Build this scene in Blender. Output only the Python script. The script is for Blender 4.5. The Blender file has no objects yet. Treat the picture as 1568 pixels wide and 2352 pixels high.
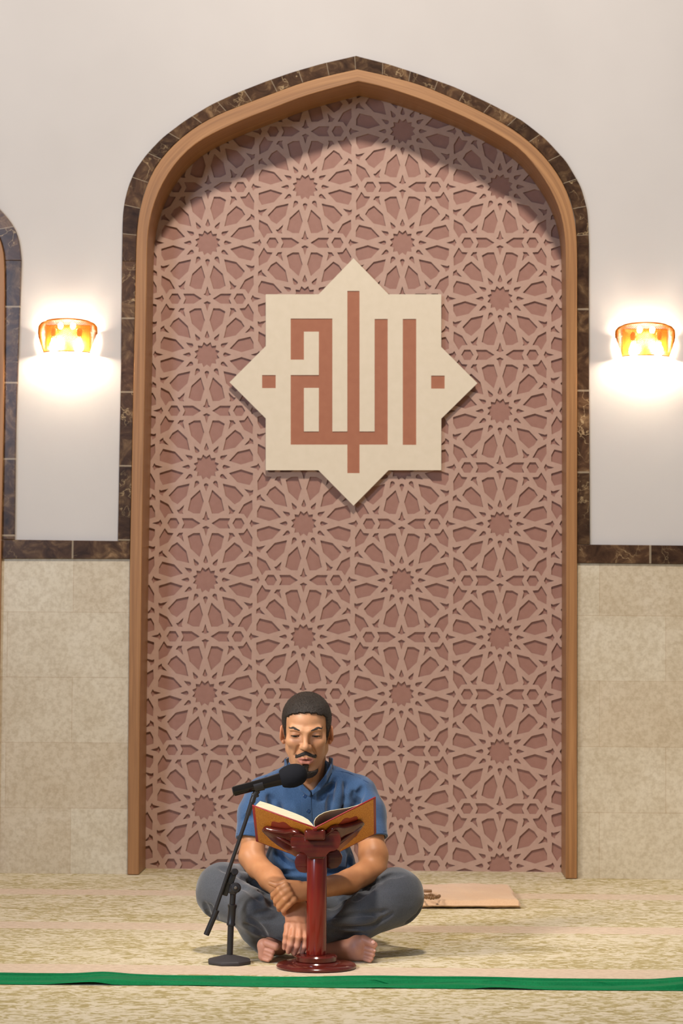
import bpy, bmesh, math, random
import numpy as np
from mathutils import Vector, Matrix
random.seed(4); np.random.seed(4)
scn = bpy.context.scene
COL = scn.collection
# ------------------------------------------------------------------ camera
F = 5553.0                       # 85 mm on a 36 mm tall frame, in pixels
HC = 0.98                        # camera height
pitch = math.atan(274/F); yaw = math.atan(139/F); roll = 0.0065
fh = Vector((-math.sin(yaw), math.cos(yaw), 0)); r0 = Vector((math.cos(yaw), math.sin(yaw), 0))
FW = fh*math.cos(pitch) + Vector((0,0,1))*math.sin(pitch)
u0 = r0.cross(FW)
UP = u0*math.cos(roll) - r0*math.sin(roll)
RT = r0*math.cos(roll) + u0*math.sin(roll)
cd = bpy.data.cameras.new('camera'); cam = bpy.data.objects.new('camera', cd); COL.objects.link(cam)
m = Matrix((RT, UP, -FW)).transposed().to_4x4(); m.translation = Vector((0,0,HC)); cam.matrix_world = m
cd.sensor_fit = 'VERTICAL'; cd.sensor_height = 36; cd.sensor_width = 24; cd.lens = 85
cd.clip_end = 200
cd.dof.use_dof = True; cd.dof.focus_distance = 7.3; cd.dof.aperture_fstop = 7.1
scn.camera = cam
def ray(px, py): return FW + RT*((px-784)/F) - UP*((py-1176)/F)
def at(px, py, Y):
    d = ray(px, py); return Vector((0,0,HC)) + d*(Y/d.y)
def flr(px, py, z=0):
    d = ray(px, py); return Vector((0,0,HC)) + d*((z-HC)/d.z)
YW = flr(800, 2012).y            # plane of the wall
YP = YW + 0.235                  # back board of the niche
# ------------------------------------------------------------------ world, lights, exposure
scn.view_settings.view_transform = 'Standard'; scn.view_settings.look = 'None'
scn.view_settings.gamma = 1; scn.view_settings.use_curve_mapping = False
scn.view_settings.exposure = -0.36
w = bpy.data.worlds.new('world'); scn.world = w; w.use_nodes = True
w.node_tree.nodes['Background'].inputs[0].default_value = (0.95, 0.88, 0.86, 1)
w.node_tree.nodes['Background'].inputs[1].default_value = 0.27
def lamp(name, kind, loc, power, color, size=1, target=None, sy=None, spread=None, shape='DISK'):
    d = bpy.data.lights.new(name, kind); d.energy = power; d.color = color
    if kind == 'AREA':
        d.shape = shape; d.size = size
        if sy: d.size_y = sy
        if spread: d.spread = spread
    else: d.shadow_soft_size = size
    o = bpy.data.objects.new(name, d); COL.objects.link(o); o.location = loc
    if target is not None:
        o.rotation_euler = (Vector(target)-Vector(loc)).to_track_quat('-Z','Y').to_euler()
    return o
niche = at(811, 900, YP)
lamp('ceiling_lamp', 'AREA', (niche.x+0.05, YW-4.6, 6.35), 440, (1.0,0.88,0.76), 0.5, (niche.x, YW, 1.6))
lamp('window_light', 'AREA', (-5.0, YW-11.8, 3.6), 470, (0.62,0.76,1.0), 1.5, (0, YW-1, 1.3), 2.2, shape='RECTANGLE')
lamp('side_fill', 'AREA', (-3.2, 4.6, 3.0), 11.5, (1.0,0.90,0.78), 0.9, (-0.14, 7.42, 0.55), spread=math.radians(34))  # added fill that brightens the man from the left, no real lamp
lamp('cornice_lamp', 'AREA', (niche.x, YW-0.55, 4.3), 0.8, (1.0,0.90,0.80), 0.5, (niche.x, YW, 3.3))

# ------------------------------------------------------------------ helpers
def tag(o, label=None, cat=None, group=None, kind=None):
    if label: o['label'] = label
    if cat: o['category'] = cat
    if group: o['group'] = group
    if kind: o['kind'] = kind
    return o
def empty(name, loc, label, cat, group=None):
    o = bpy.data.objects.new(name, None); COL.objects.link(o); o.location = loc
    o.empty_display_size = 0.05
    return tag(o, label, cat, group)
def obj(name, me, mat, parent=None, smooth=True):
    """me is a mesh or a bmesh in world coordinates"""
    if isinstance(me, bmesh.types.BMesh):
        bm = me; me = bpy.data.meshes.new(name); bm.normal_update(); bm.to_mesh(me); bm.free()
    me.name = name
    if mat:
        me.materials.clear(); me.materials.append(mat)
    o = bpy.data.objects.new(name, me); COL.objects.link(o)
    if parent is not None:
        base = parent; off = Vector(base.location)
        if base.parent: off = off + Vector(base.parent.location)
        me.transform(Matrix.Translation(-off)); o.parent = parent
    if smooth=='flat':
        for p in me.polygons: p.use_smooth=False
        if 'custom_normal' in me.attributes: me.attributes.remove(me.attributes['custom_normal'])
    elif smooth:
        me.shade_smooth() if hasattr(me,'shade_smooth') else None
        try: me.set_sharp_from_angle(angle=math.radians(38))
        except Exception: pass
    return o
def mesh_from(verts, faces, name='m'):
    me = bpy.data.meshes.new(name); me.from_pydata([tuple(v) for v in verts], [], faces); me.update(); return me
def eval_mod(me, mods):
    o = bpy.data.objects.new('tmp', me); COL.objects.link(o)
    for t, kw in mods:
        md = o.modifiers.new(t, t)
        for k, v in kw.items(): setattr(md, k, v)
    dg = bpy.context.evaluated_depsgraph_get(); dg.update()
    r = bpy.data.meshes.new_from_object(o.evaluated_get(dg)); bpy.data.objects.remove(o)
    return r
def bevel(me, w=0.002, seg=2, ang=35):
    for p in me.polygons: p.use_smooth=True
    return eval_mod(me, [('BEVEL', dict(width=w, segments=seg, limit_method='ANGLE', angle_limit=math.radians(ang), harden_normals=True))])
def join(meshes):
    bm = bmesh.new()
    for me in meshes:
        bm.from_mesh(me)
    r = bpy.data.meshes.new('j'); bm.to_mesh(r); bm.free(); return r
def fix_normals(me):
    bm = bmesh.new(); bm.from_mesh(me); bmesh.ops.recalc_face_normals(bm, faces=bm.faces); bm.to_mesh(me); bm.free(); return me
def tube(pts, rad, n=16, cap=True):
    pts = [Vector(p) for p in pts]
    if not hasattr(rad, '__len__'): rad = [rad]*len(pts)
    V=[]; Fc=[]
    t0=(pts[1]-pts[0]).normalized(); a = Vector((0,0,1)) if abs(t0.z)<0.9 else Vector((1,0,0))
    x = t0.cross(a).normalized()
    for i,p in enumerate(pts):
        t = (pts[min(i+1,len(pts)-1)]-pts[max(i-1,0)])
        if t.length < 1e-9: t = t0
        t.normalize(); t0=t
        x = (x - t*x.dot(t)).normalized(); y = t.cross(x)
        for k in range(n):
            an = 2*math.pi*k/n; V.append(p + (x*math.cos(an)+y*math.sin(an))*rad[i])
    for i in range(len(pts)-1):
        for k in range(n):
            Fc.append((i*n+k, i*n+(k+1)%n, (i+1)*n+(k+1)%n, (i+1)*n+k))
    if cap:
        Fc.append(tuple(range(n))[::-1]); Fc.append(tuple(range((len(pts)-1)*n, len(pts)*n)))
    return fix_normals(mesh_from(V, Fc))
def lathe(prof, c, axis=(0,0,1), n=64, phase=0.0):
    """prof: list (radius, height along axis)"""
    ax = Vector(axis).normalized(); a = Vector((1,0,0)) if abs(ax.x)<0.9 else Vector((0,1,0))
    x = (a-ax*a.dot(ax)).normalized(); y = ax.cross(x); c=Vector(c)
    V=[]; Fc=[]
    for r,h in prof:
        for k in range(n):
            an = 2*math.pi*k/n+phase; V.append(c+ax*h+(x*math.cos(an)+y*math.sin(an))*max(r,1e-5))
    L=len(prof)
    for i in range(L-1):
        for k in range(n): Fc.append((i*n+k,i*n+(k+1)%n,(i+1)*n+(k+1)%n,(i+1)*n+k))
    Fc.append(tuple(range(n))[::-1]); Fc.append(tuple(range((L-1)*n,L*n)))
    return fix_normals(mesh_from(V,Fc))
def box(c, size, R=None, bw=0.0, seg=3):
    R = R or Matrix.Identity(3)
    V=[Vector(c)+R@Vector((sx*size[0]/2, sy*size[1]/2, sz*size[2]/2)) for sx in(-1,1) for sy in(-1,1) for sz in(-1,1)]
    Fc=[(0,1,3,2),(4,6,7,5),(0,4,5,1),(2,3,7,6),(0,2,6,4),(1,5,7,3)]
    me = fix_normals(mesh_from(V,Fc))
    return bevel(me, bw, seg) if bw else me
def plate(outer, holes, yf, yb):
    """flat polygon with holes in the XZ plane, between y = yf (front) and y = yb"""
    cu = bpy.data.curves.new('c','CURVE'); cu.dimensions='2D'; cu.fill_mode='BOTH'
    cu.extrude = abs(yb-yf)/2
    for poly in [outer]+list(holes):
        sp = cu.splines.new('POLY'); sp.points.add(len(poly)-1)
        for i,p in enumerate(poly): sp.points[i].co=(p[0],p[1],0,1)
        sp.use_cyclic_u=True
    o = bpy.data.objects.new('tmpc',cu); COL.objects.link(o)
    dg = bpy.context.evaluated_depsgraph_get(); dg.update()
    me = bpy.data.meshes.new_from_object(o.evaluated_get(dg)); bpy.data.objects.remove(o); bpy.data.curves.remove(cu)
    ym=(yf+yb)/2
    me.transform(Matrix(((1,0,0,0),(0,0,1,ym),(0,1,0,0),(0,0,0,1))))
    bm=bmesh.new(); bm.from_mesh(me); bmesh.ops.remove_doubles(bm,verts=bm.verts,dist=1e-6)
    bmesh.ops.recalc_face_normals(bm,faces=bm.faces); bm.to_mesh(me); bm.free()
    return me
def resample(pts, n):
    pts=np.array(pts,float); s=np.r_[0,np.cumsum(np.hypot(*np.diff(pts,axis=0).T))]
    t=np.linspace(0,s[-1],n); return np.stack([np.interp(t,s,pts[:,0]),np.interp(t,s,pts[:,1])],1)
def smooth_line(pts, n, it=3):
    p=resample(pts,n)
    for _ in range(it):
        q=p.copy(); q[1:-1]=(p[:-2]+2*p[1:-1]+p[2:])/4; p=q
    return p
def W2(px,py,Y):
    v=at(px,py,Y); return (v.x,v.z)
def strip(A, B, yf, yb, vfun=None, inner_open=False):
    """prism between two matching polylines A (outer) and B (inner) in XZ, with UV along / across"""
    n=len(A); V=[]; Fc=[]; UV=[]
    s=np.r_[0,np.cumsum(np.hypot(*np.diff(A,axis=0).T))]
    if vfun: s=np.array([vfun(x) for x in s])
    wd=[float(np.hypot(*(A[i]-B[i]))) for i in range(n)]
    for i in range(n):
        V += [(A[i][0],yf,A[i][1]),(B[i][0],yf,B[i][1]),(B[i][0],yb,B[i][1]),(A[i][0],yb,A[i][1])]
    def vv(k,i): return [0,wd[i],wd[i]+yb-yf,2*wd[i]+yb-yf,2*wd[i]+2*(yb-yf)][k]
    for i in range(n-1):
        for k in range(4):
            a=4*i+k; b=4*i+(k+1)%4; c=4*(i+1)+(k+1)%4; d=4*(i+1)+k
            Fc.append((a,b,c,d)); UV.append([(s[i],vv(k,i)),(s[i],vv(k+1,i)),(s[i+1],vv(k+1,i+1)),(s[i+1],vv(k,i+1))])
    Fc.append((0,3,2,1)); UV.append([(s[0],0)]*4)
    j=4*(n-1); Fc.append((j,j+1,j+2,j+3)); UV.append([(s[-1],0)]*4)
    me=mesh_from(V,Fc); uv=me.uv_layers.new(name='UVMap')
    for p,u in zip(me.polygons,UV):
        for li,c in zip(p.loop_indices,u): uv.data[li].uv=c
    return me
# ------------------------------------------------------------------ materials
def lin(c):
    c=[x/255 for x in c]; return tuple((x/12.92 if x<=0.04045 else ((x+0.055)/1.055)**2.4) for x in c)+(1,)
class Mat:
    def __init__(s,name,rough=0.6,spec=0.5,color=None,**kw):
        s.m=bpy.data.materials.new(name); s.m.use_nodes=True; s.nt=s.m.node_tree
        s.b=s.nt.nodes['Principled BSDF']; s.set('Roughness',rough); s.set('Specular IOR Level',spec)
        if color is not None: s.set('Base Color',lin(color))
        for k,v in kw.items(): s.set(k.replace('_',' '),v)
    def set(s,k,v): s.b.inputs[k].default_value=v
    def n(s,t,**kw):
        nd=s.nt.nodes.new(t)
        for k,v in kw.items():
            if k.startswith('i_'): nd.inputs[k[2:].replace('_',' ')].default_value=v
            else: setattr(nd,k,v)
        return nd
    def l(s,a,b): s.nt.links.new(a,b)
    def coord(s,kind='Object',scale=(1,1,1)):
        tc=s.n('ShaderNodeTexCoord'); mp=s.n('ShaderNodeMapping'); mp.inputs['Scale'].default_value=scale
        s.l(tc.outputs[kind],mp.inputs['Vector']); return mp.outputs[0]
    def noise(s,vec,scale,detail=4,rough=0.5,dist=0):
        nd=s.n('ShaderNodeTexNoise'); nd.inputs['Scale'].default_value=scale; nd.inputs['Detail'].default_value=detail
        nd.inputs['Roughness'].default_value=rough; nd.inputs['Distortion'].default_value=dist
        s.l(vec,nd.inputs['Vector']); return nd.outputs['Fac']
    def ramp(s,fac,stops,interp='LINEAR'):
        r=s.n('ShaderNodeValToRGB'); r.color_ramp.interpolation=interp; e=r.color_ramp.elements
        while len(e)<len(stops): e.new(0.5)
        for i,(p,c) in enumerate(stops): e[i].position=p; e[i].color=lin(c) if len(c)==3 else c
        s.l(fac,r.inputs[0]); return r.outputs[0]
    def mix(s,fac,a,b,mode='MIX'):
        x=s.n('ShaderNodeMix',data_type='RGBA',blend_type=mode)
        for i,v in ((0,fac),(6,a),(7,b)):
            if hasattr(v,'default_value') or hasattr(v,'links'): s.l(v,x.inputs[i])
            else: x.inputs[i].default_value=v
        return x.outputs[2]
    def math(s,op,a,b=0.0,c=0.0):
        x=s.n('ShaderNodeMath',operation=op)
        for i,v in enumerate((a,b,c)):
            if hasattr(v,'links'): s.l(v,x.inputs[i])
            else: x.inputs[i].default_value=v
        return x.outputs[0]
    def color(s,o): s.l(o,s.b.inputs['Base Color'])
    def bump(s,h,strength=0.3,dist=0.002):
        b=s.n('ShaderNodeBump'); b.inputs['Strength'].default_value=strength; b.inputs['Distance'].default_value=dist
        s.l(h,b.inputs['Height']); s.l(b.outputs[0],s.b.inputs['Normal'])
# plaster
M={}
a=Mat('plaster',0.75,0.3); v=a.coord('Object'); a.color(a.ramp(a.noise(v,2.2,3),[(0.3,(194,190,187)),(0.7,(199,195,192))])); a.bump(a.noise(v,60,4),0.05,0.002); M['plaster']=a.m
# limestone tiles
a=Mat('limestone',0.32,0.45); v=a.coord('Object')
sx=a.n('ShaderNodeSeparateXYZ'); a.l(v,sx.inputs[0]); cx=a.n('ShaderNodeCombineXYZ'); a.l(sx.outputs[0],cx.inputs[0]); a.l(sx.outputs[2],cx.inputs[1])
br=a.n('ShaderNodeTexBrick'); a.l(cx.outputs[0],br.inputs['Vector']); br.inputs['Scale'].default_value=1.0
br.inputs['Brick Width'].default_value=0.53; br.inputs['Row Height'].default_value=0.2625; br.inputs['Mortar Size'].default_value=0.0012; br.inputs['Bias'].default_value=0
br.inputs['Color1'].default_value=lin((212,203,180)); br.inputs['Color2'].default_value=lin((198,182,154)); br.inputs['Mortar'].default_value=lin((176,152,120))
n1=a.ramp(a.noise(v,3.5,8,0.6,0.6),[(0.3,(186,170,144)),(0.5,(206,194,172)),(0.75,(222,214,198))])
n2=a.ramp(a.noise(v,60,5,0.6),[(0.35,(210,200,185)),(0.6,(255,255,255))])
c=a.mix(0.45,br.outputs[0],n1); c=a.mix(0.5,c,n2,'MULTIPLY'); a.color(c); a.bump(br.outputs['Fac'],-0.2,0.001); M['limestone']=a.m
# emperador marble
a=Mat('dark_marble',0.18,0.4); v=a.coord('Object'); uvn=a.n('ShaderNodeUVMap'); su=a.n('ShaderNodeSeparateXYZ'); a.l(uvn.outputs[0],su.inputs[0])
tile=a.math('FLOOR',su.outputs[0]); wn=a.n('ShaderNodeTexWhiteNoise',noise_dimensions='1D'); a.l(tile,wn.inputs['W'])
off=a.n('ShaderNodeVectorMath',operation='SCALE'); a.l(wn.outputs['Color'],off.inputs[0]); off.inputs['Scale'].default_value=9
add=a.n('ShaderNodeVectorMath',operation='ADD'); a.l(v,add.inputs[0]); a.l(off.outputs[0],add.inputs[1]); v=add.outputs[0]
base=a.ramp(a.noise(v,14,8,0.62,1.2),[(0.3,(44,28,18)),(0.5,(74,52,36)),(0.62,(102,78,54)),(0.74,(140,112,82))])
vo=a.n('ShaderNodeTexVoronoi',feature='DISTANCE_TO_EDGE'); vo.inputs['Scale'].default_value=11
wv=a.n('ShaderNodeTexNoise'); wv.inputs['Scale'].default_value=16; wv.inputs['Detail'].default_value=5; a.l(v,wv.inputs['Vector'])
wm=a.mix(0.16,v,wv.outputs['Color']); a.l(wm,vo.inputs['Vector'])
vein=a.ramp(vo.outputs['Distance'],[(0.0,(255,255,255)),(0.022,(60,60,60)),(0.05,(0,0,0))])
vm=a.math('MULTIPLY',vein,a.ramp(a.noise(v,6,2),[(0.48,(0,0,0)),(0.62,(230,230,230))]))
c=a.mix(vm,base,lin((190,165,125)))
fr=a.math('FRACT',su.outputs[0]); jl=a.math('LESS_THAN',fr,0.022); tone=a.math('MULTIPLY_ADD',wn.outputs['Value'],0.5,0.75)
hs=a.n('ShaderNodeHueSaturation'); a.l(c,hs.inputs['Color']); a.l(tone,hs.inputs['Value']); c=a.mix(a.math('MULTIPLY',jl,0.55),hs.outputs[0],lin((180,165,140)))
a.color(c); M['marble']=a.m
# arch wood
def woodmat(name,cols,rough,sc=(1.5,60),coord='UV',spec=0.4,bumps=0.15):
    a=Mat(name,rough,spec)
    if coord=='UV': v=a.coord('UV',(sc[0],sc[1],1))
    else: v=a.coord('Object',(sc[1],sc[1],sc[0]))
    f=a.noise(v,1.0,6,0.6,0.8); a.color(a.ramp(f,[(0.3,cols[0]),(0.5,cols[1]),(0.72,cols[2])])); a.bump(f,bumps,0.001); M[name]=a.m
woodmat('arch_wood',[(134,94,58),(156,111,69),(174,128,82)],0.42)
# pattern panel
a=Mat('lattice_paint',0.5,0.35); v=a.coord('Object'); a.color(a.ramp(a.noise(v,40,3),[(0.3,(178,146,130)),(0.7,(184,152,136))])); M['lattice']=a.m
a=Mat('backing_paint',0.5,0.35); v=a.coord('Object'); a.color(a.ramp(a.noise(v,40,3),[(0.3,(151,110,96)),(0.7,(157,116,102))])); M['backing']=a.m
a=Mat('sign_cream',0.5,0.3); v=a.coord('Object'); a.color(a.ramp(a.noise(v,30,3),[(0.3,(216,203,180)),(0.7,(220,207,185))])); M['cream']=a.m
a=Mat('sign_brown',0.5,0.3); v=a.coord('Object'); a.color(a.ramp(a.noise(v,30,3),[(0.3,(160,102,76)),(0.7,(165,107,80))])); M['brown']=a.m
# carpet
a=Mat('carpet',0.95,0.1); v=a.coord('Object')
v1=a.coord('Object',(13,17,1)); v2=a.coord('Object',(38,54,1)); v3=a.coord('Object',(3.0,3.4,1))
f1=a.noise(v1,1.3,5,0.62,1.6); f2=a.noise(v2,1.2,4,0.6,0.8); f3=a.noise(v3,1,2)
f=a.math('ADD',a.math('MULTIPLY',f1,0.62),a.math('MULTIPLY',f2,0.38)); f=a.math('ADD',f,a.math('MULTIPLY_ADD',f3,0.16,-0.08))
pat=a.ramp(f,[(0.43,(170,152,96)),(0.475,(186,170,120)),(0.500,(203,189,152)),(0.545,(216,203,174))])
sy=a.n('ShaderNodeSeparateXYZ'); a.l(v,sy.inputs[0])
ph=a.math('FRACT',a.math('DIVIDE',a.math('ADD',sy.outputs[1],-7.03+1.02*20+0.09),1.02))
wob=a.math('MULTIPLY_ADD',a.noise(a.coord('Object',(30,30,1)),1,3),0.02,-0.01)
band=a.math('MULTIPLY',a.math('LESS_THAN',a.math('ADD',ph,wob),0.18),a.math('GREATER_THAN',sy.outputs[1],6.5))
plain=a.ramp(f2,[(0.35,(200,176,148)),(0.6,(216,194,168))])
c=a.mix(band,pat,plain); a.color(c)
fz=a.noise(a.coord('Object'),420,2); a.bump(a.math('ADD',a.math('MULTIPLY',fz,0.6),f),0.6,0.004)
a.set('Sheen Weight',0.15); M['carpet']=a.m
M['gold']=Mat('gold_mesh',0.35,0.5,(176,104,20),Metallic=0.5).m
M['bulb']=Mat('bulb_glow',0.4,0.2,(255,240,215)).m
b=M['bulb'].node_tree.nodes['Principled BSDF']; b.inputs['Emission Color'].default_value=(1,0.86,0.66,1); b.inputs['Emission Strength'].default_value=420
a=Mat('frosted_glass',0.5,0.4,(250,240,225)); a.set('Transmission Weight',0.75); a.set('Emission Color',(1,0.9,0.75,1)); a.set('Emission Strength',1.2); M['glass']=a.m; a.set('Emission Strength',1.4)
M['bulb_small']=Mat('bulb_small',0.4,0.2,(255,240,215)).m
b=M['bulb_small'].node_tree.nodes['Principled BSDF']; b.inputs['Emission Color'].default_value=(1,0.86,0.66,1); b.inputs['Emission Strength'].default_value=60
# mahogany lacquer
a=Mat('mahogany_red',0.2,0.5); v=a.coord('Object',(18,18,2)); f=a.noise(v,1,5,0.6,0.4)
a.color(a.ramp(f,[(0.35,(104,24,16)),(0.65,(124,30,20))])); a.set('Coat Weight',0.15); M['mahogany_red']=a.m
a=Mat('mahogany',0.18,0.5); v=a.coord('Object',(22,22,14)); f=a.noise(v,1,5,0.6,0.5)
a.color(a.ramp(f,[(0.35,(76,24,18)),(0.65,(94,31,23))])); a.set('Coat Weight',0.15); a.set('Coat Roughness',0.06); M['mahogany']=a.m
# black things
a=Mat('black_metal',0.34,0.5,(34,33,36)); M['black']=a.m
a=Mat('mic_metal',0.28,0.5,(38,35,34),Metallic=0.6); v=a.coord('Object'); a.l(a.ramp(a.noise(v,60,4),[(0.4,(50,50,50)),(0.7,(120,120,120))]),a.b.inputs['Roughness']); M['mic']=a.m
a=Mat('foam',0.95,0.1,(30,31,36)); a.bump(a.noise(a.coord('Object'),900,2),0.5,0.001); M['foam']=a.m
a=Mat('base_iron',0.55,0.4,(58,54,56)); a.bump(a.noise(a.coord('Object'),300,3),0.2,0.001); M['iron']=a.m
# cloth
def cloth(name,c1,c2,rough=0.9,sc=350,sheen=0.3,extra=None):
    a=Mat(name,rough,0.15); v=a.coord('Object'); f=a.noise(v,sc,3); g=a.noise(v,7,4)
    col=a.mix(0.5,a.ramp(f,[(0.35,c1),(0.65,c2)]),a.ramp(g,[(0.3,c1),(0.7,c2)])); a.color(col)
    a.bump(f,0.25,0.001); a.set('Sheen Weight',sheen); a.set('Sheen Roughness',0.5); M[name]=a.m; return a
cloth('shirt_blue',(44,69,102),(62,91,130))
cloth('shirt_seam',(26,52,92),(36,66,110))
cloth('trouser_grey',(68,71,76),(87,90,97))
cloth('green_cloth',(0,104,58),(4,126,72),0.7,200,0.03)
cloth('rug_peach',(205,165,130),(222,188,152),0.95,250,0.3)
# book
a=Mat('book_cover',0.5,0.4); v=a.coord('Object'); f=a.noise(a.coord('Object',(1,1,1)),420,3,0.6)
a.color(a.ramp(f,[(0.4,(184,108,26)),(0.52,(212,140,44)),(0.66,(226,162,68))])); a.bump(f,0.3,0.0008); M['cover']=a.m
M['maroon']=Mat('cover_edge',0.45,0.4,(140,30,32)).m
M['endpaper']=Mat('endpaper',0.6,0.3,(84,20,28)).m
a=Mat('pages',0.8,0.2); f=a.noise(a.coord('Object',(20,20,900)),1,2); a.color(a.ramp(f,[(0.3,(190,183,156)),(0.7,(202,195,168))])); M['pages']=a.m
M['bead']=Mat('bead_wood',0.35,0.5,(120,88,56)).m
# ------------------------------------------------------------------ floor
me=mesh_from([(-6,-2,0),(6,-2,0),(6,YP+0.05,0),(-6,YP+0.05,0)],[(0,1,2,3)])
tag(obj('floor',me,M['carpet']),kind='structure')
# ------------------------------------------------------------------ arches (traced, px)
mo_L=[(270,1283),(270.5,1240),(274,1050),(277.5,860),(279,700),(280,600),(281,544),(282,492),(285.5,463),(295,426),(309.6,392),(335.5,355),(372.5,316),(424,277),(483.5,240.6),(546,212),(607,188),(668,166.6),(739,146),(818,128)]
wo_L=[(292.6,2007),(294.5,1700),(298,1300),(304.5,980),(309,750),(312,600),(312.5,581),(313.3,537),(319,488),(332,437),(354,385),(391,338.6),(431.7,303.5),(465,281.3),(496.4,264.6),(557.5,240.6),(616.7,218.4),(679.6,194.3),(742.5,176),(820,159)]
wi_L=[(318,2007),(320,1700),(325,1300),(331,980),(335,750),(337,600),(337.3,562),(339.2,525),(350.3,474),(368.8,425.6),(402,373.8),(435.4,338.6),(465,318),(509.4,296),(568.6,269.4),(627.8,248),(687,224),(750,205.4),(822,186.5)]
mo_R=[(817,128.3),(888,146),(953,167),(1045,200),(1129,239.7),(1198,276),(1251.6,318),(1301,371.7),(1334,429),(1349,482.7),(1352,559),(1352,800),(1353,1000),(1354,1250)]
wo_R=[(820,159),(884,172.7),(964.6,193.8),(1045,228),(1121.5,264.6),(1182.7,299),(1236,343),(1278.4,394.7),(1305,444.4),(1320.5,501.8),(1325,559),(1325,700),(1325,1300),(1324.5,2018)]
wi_R=[(822,186.5),(869,195.7),(926,213),(999,239.7),(1075.5,272),(1136.8,304.7),(1190.4,337),(1228.6,379.4),(1267,436.8),(1290,494),(1298.7,551.6),(1300,700),(1300,1300),(1298.7,2018)]
def wl(pts,Y,n=60): return smooth_line([W2(x,y,Y) for x,y in pts],n,2)
YF=YW-0.045          # face of wooden frame
YM=YW-0.022          # face of marble
def two(L,R,Y,n=90):
    a=wl(L,Y,n); b=wl(R,Y,n); a[-1]=b[0]; 
    return np.vstack([a,b[1:]])
WO=two(wo_L,wo_R,YF); WI=two(wi_L,wi_R,YF)
WO[0][1]=WI[0][1]=WO[-1][1]=WI[-1][1]=0.002
# outer and inner matched by index; equalise on straight parts
me=strip(WO,WI,YF,YP-0.0085); me=fix_normals(me)
tag(obj('trim_1',bevel(me,0.0025,2),M['arch_wood'],smooth='flat'),'wooden arch frame lining the large central niche',kind='structure')
# left niche (its right half is in the photo, its top is lower)
SH=(-1303,107)
def shift(p,dx=0): return [(x+SH[0]+dx,y+SH[1]) for x,y in p]
mo2_R=shift([q for q in mo_R if q[1]<400])+[(10,490.6),(20.4,504),(30.6,518),(38.8,534.5),(43.9,552),(48,582),(49,598),(48,640),(46,700),(41,850),(36.5,980),(33.4,1238)]
wo2_R=shift([q for q in wo_R if q[1]<440])+[(1,548),(6,562),(8.6,580),(9.5,610),(9.7,694),(7,980),(2.5,1240),(1.5,1283),(-5,1700),(-9,2004)]
wi2_R=[(x-26 if y>600 else x-20,y+(20 if y<600 else 0)) for x,y in wo2_R]
def mirror(A):
    cx=A[0][0]; B=A[::-1].copy(); B[:,0]=2*cx-B[:,0]; return np.vstack([B,A[1:]])
WO2=mirror(wl(wo2_R,YF,90)); WI2=wl(wi2_R,YF,90); WI2[:,0]+= (WO2[89][0]-WI2[0][0]); 
t=np.linspace(0,1,90); WI2=wl(wi2_R,YF,90); WI2[0][0]=WO2[89][0]; WI2=mirror(WI2)
WO2[0][1]=WO2[-1][1]=WI2[0][1]=WI2[-1][1]=0.002
tag(obj('trim_2',fix_normals(strip(WO2,WI2,YF,YP-0.0085)),M['arch_wood']),kind='structure')
# ------------------------------------------------------------------ plaster wall with both openings
XL=WO2[0][0]-1.2; XR=3.2; ZT=5.2
def inset(P,Q,f=0.4): return [tuple(P[i]*(1-f)+Q[i]*f) for i in range(len(P))]
sc=YW/YF
o1=inset(WO,WI); o2=inset(WO2,WI2)
o1[0]=(o1[0][0],-0.01); o1[-1]=(o1[-1][0],-0.01); o2[0]=(o2[0][0],-0.01); o2[-1]=(o2[-1][0],-0.01)
outl=[(XL,-0.01)]+o2+o1+[(XR,-0.01),(XR,ZT),(XL,ZT)]
tag(obj('wall_back',plate(outl,[],YW,YP-0.009),M['plaster'],smooth=False),kind='structure')
# ------------------------------------------------------------------ marble bands
def jl(s): return s/0.30
MO=two(mo_L,mo_R,YM)
# inner line of the marble on the same plane, from above the sill to the apex
wmL=[(298.5,1242.5)]+[q for q in wo_L if q[1]<1230]; wmR=[q for q in wo_R if q[1]<1240]+[(1325,1250.2)]
moL=[(270.5,1242)]+mo_L[2:]; moR=mo_R[:-1]+[(1354,1250.2)]
def band(out,inn,n,sp,name,k=0):
    A=wl(out,YM,n); B=wl(inn,YM,n)
    s=np.r_[0,np.cumsum(np.hypot(*np.diff(A,axis=0).T))]
    me=strip(A,B,YM,YW+0.01,vfun=lambda x:x/sp+k); me=fix_normals(me)
    return bevel(me,0.002,2,50)
# straight legs with long pieces, crown with short ones
def split(p,y0): return [q for q in p if q[1]>=y0],[q for q in p if q[1]<=y0]
legL_o,crL_o=split(moL,600); legL_i,crL_i=split(wmL,600)
crR_o=[q for q in moR if q[1]<=559]; legR_o=[q for q in moR if q[1]>=559]
crR_i=[q for q in wmR if q[1]<=559]; legR_i=[q for q in wmR if q[1]>=559]
A=np.vstack([wl(crL_o,YM,80),wl(crR_o,YM,80)[1:]]); B=np.vstack([wl(crL_i,YM,80),wl(crR_i,YM,80)[1:]])
arch=bevel(fix_normals(strip(A,B,YM,YW+0.01,vfun=lambda x:x/0.118+0.05)),0.002,2,50)
parts=[arch,band(legL_o,legL_i,40,0.30,'a',40),band(legR_o,legR_i,40,0.33,'b',60.2)]
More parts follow.
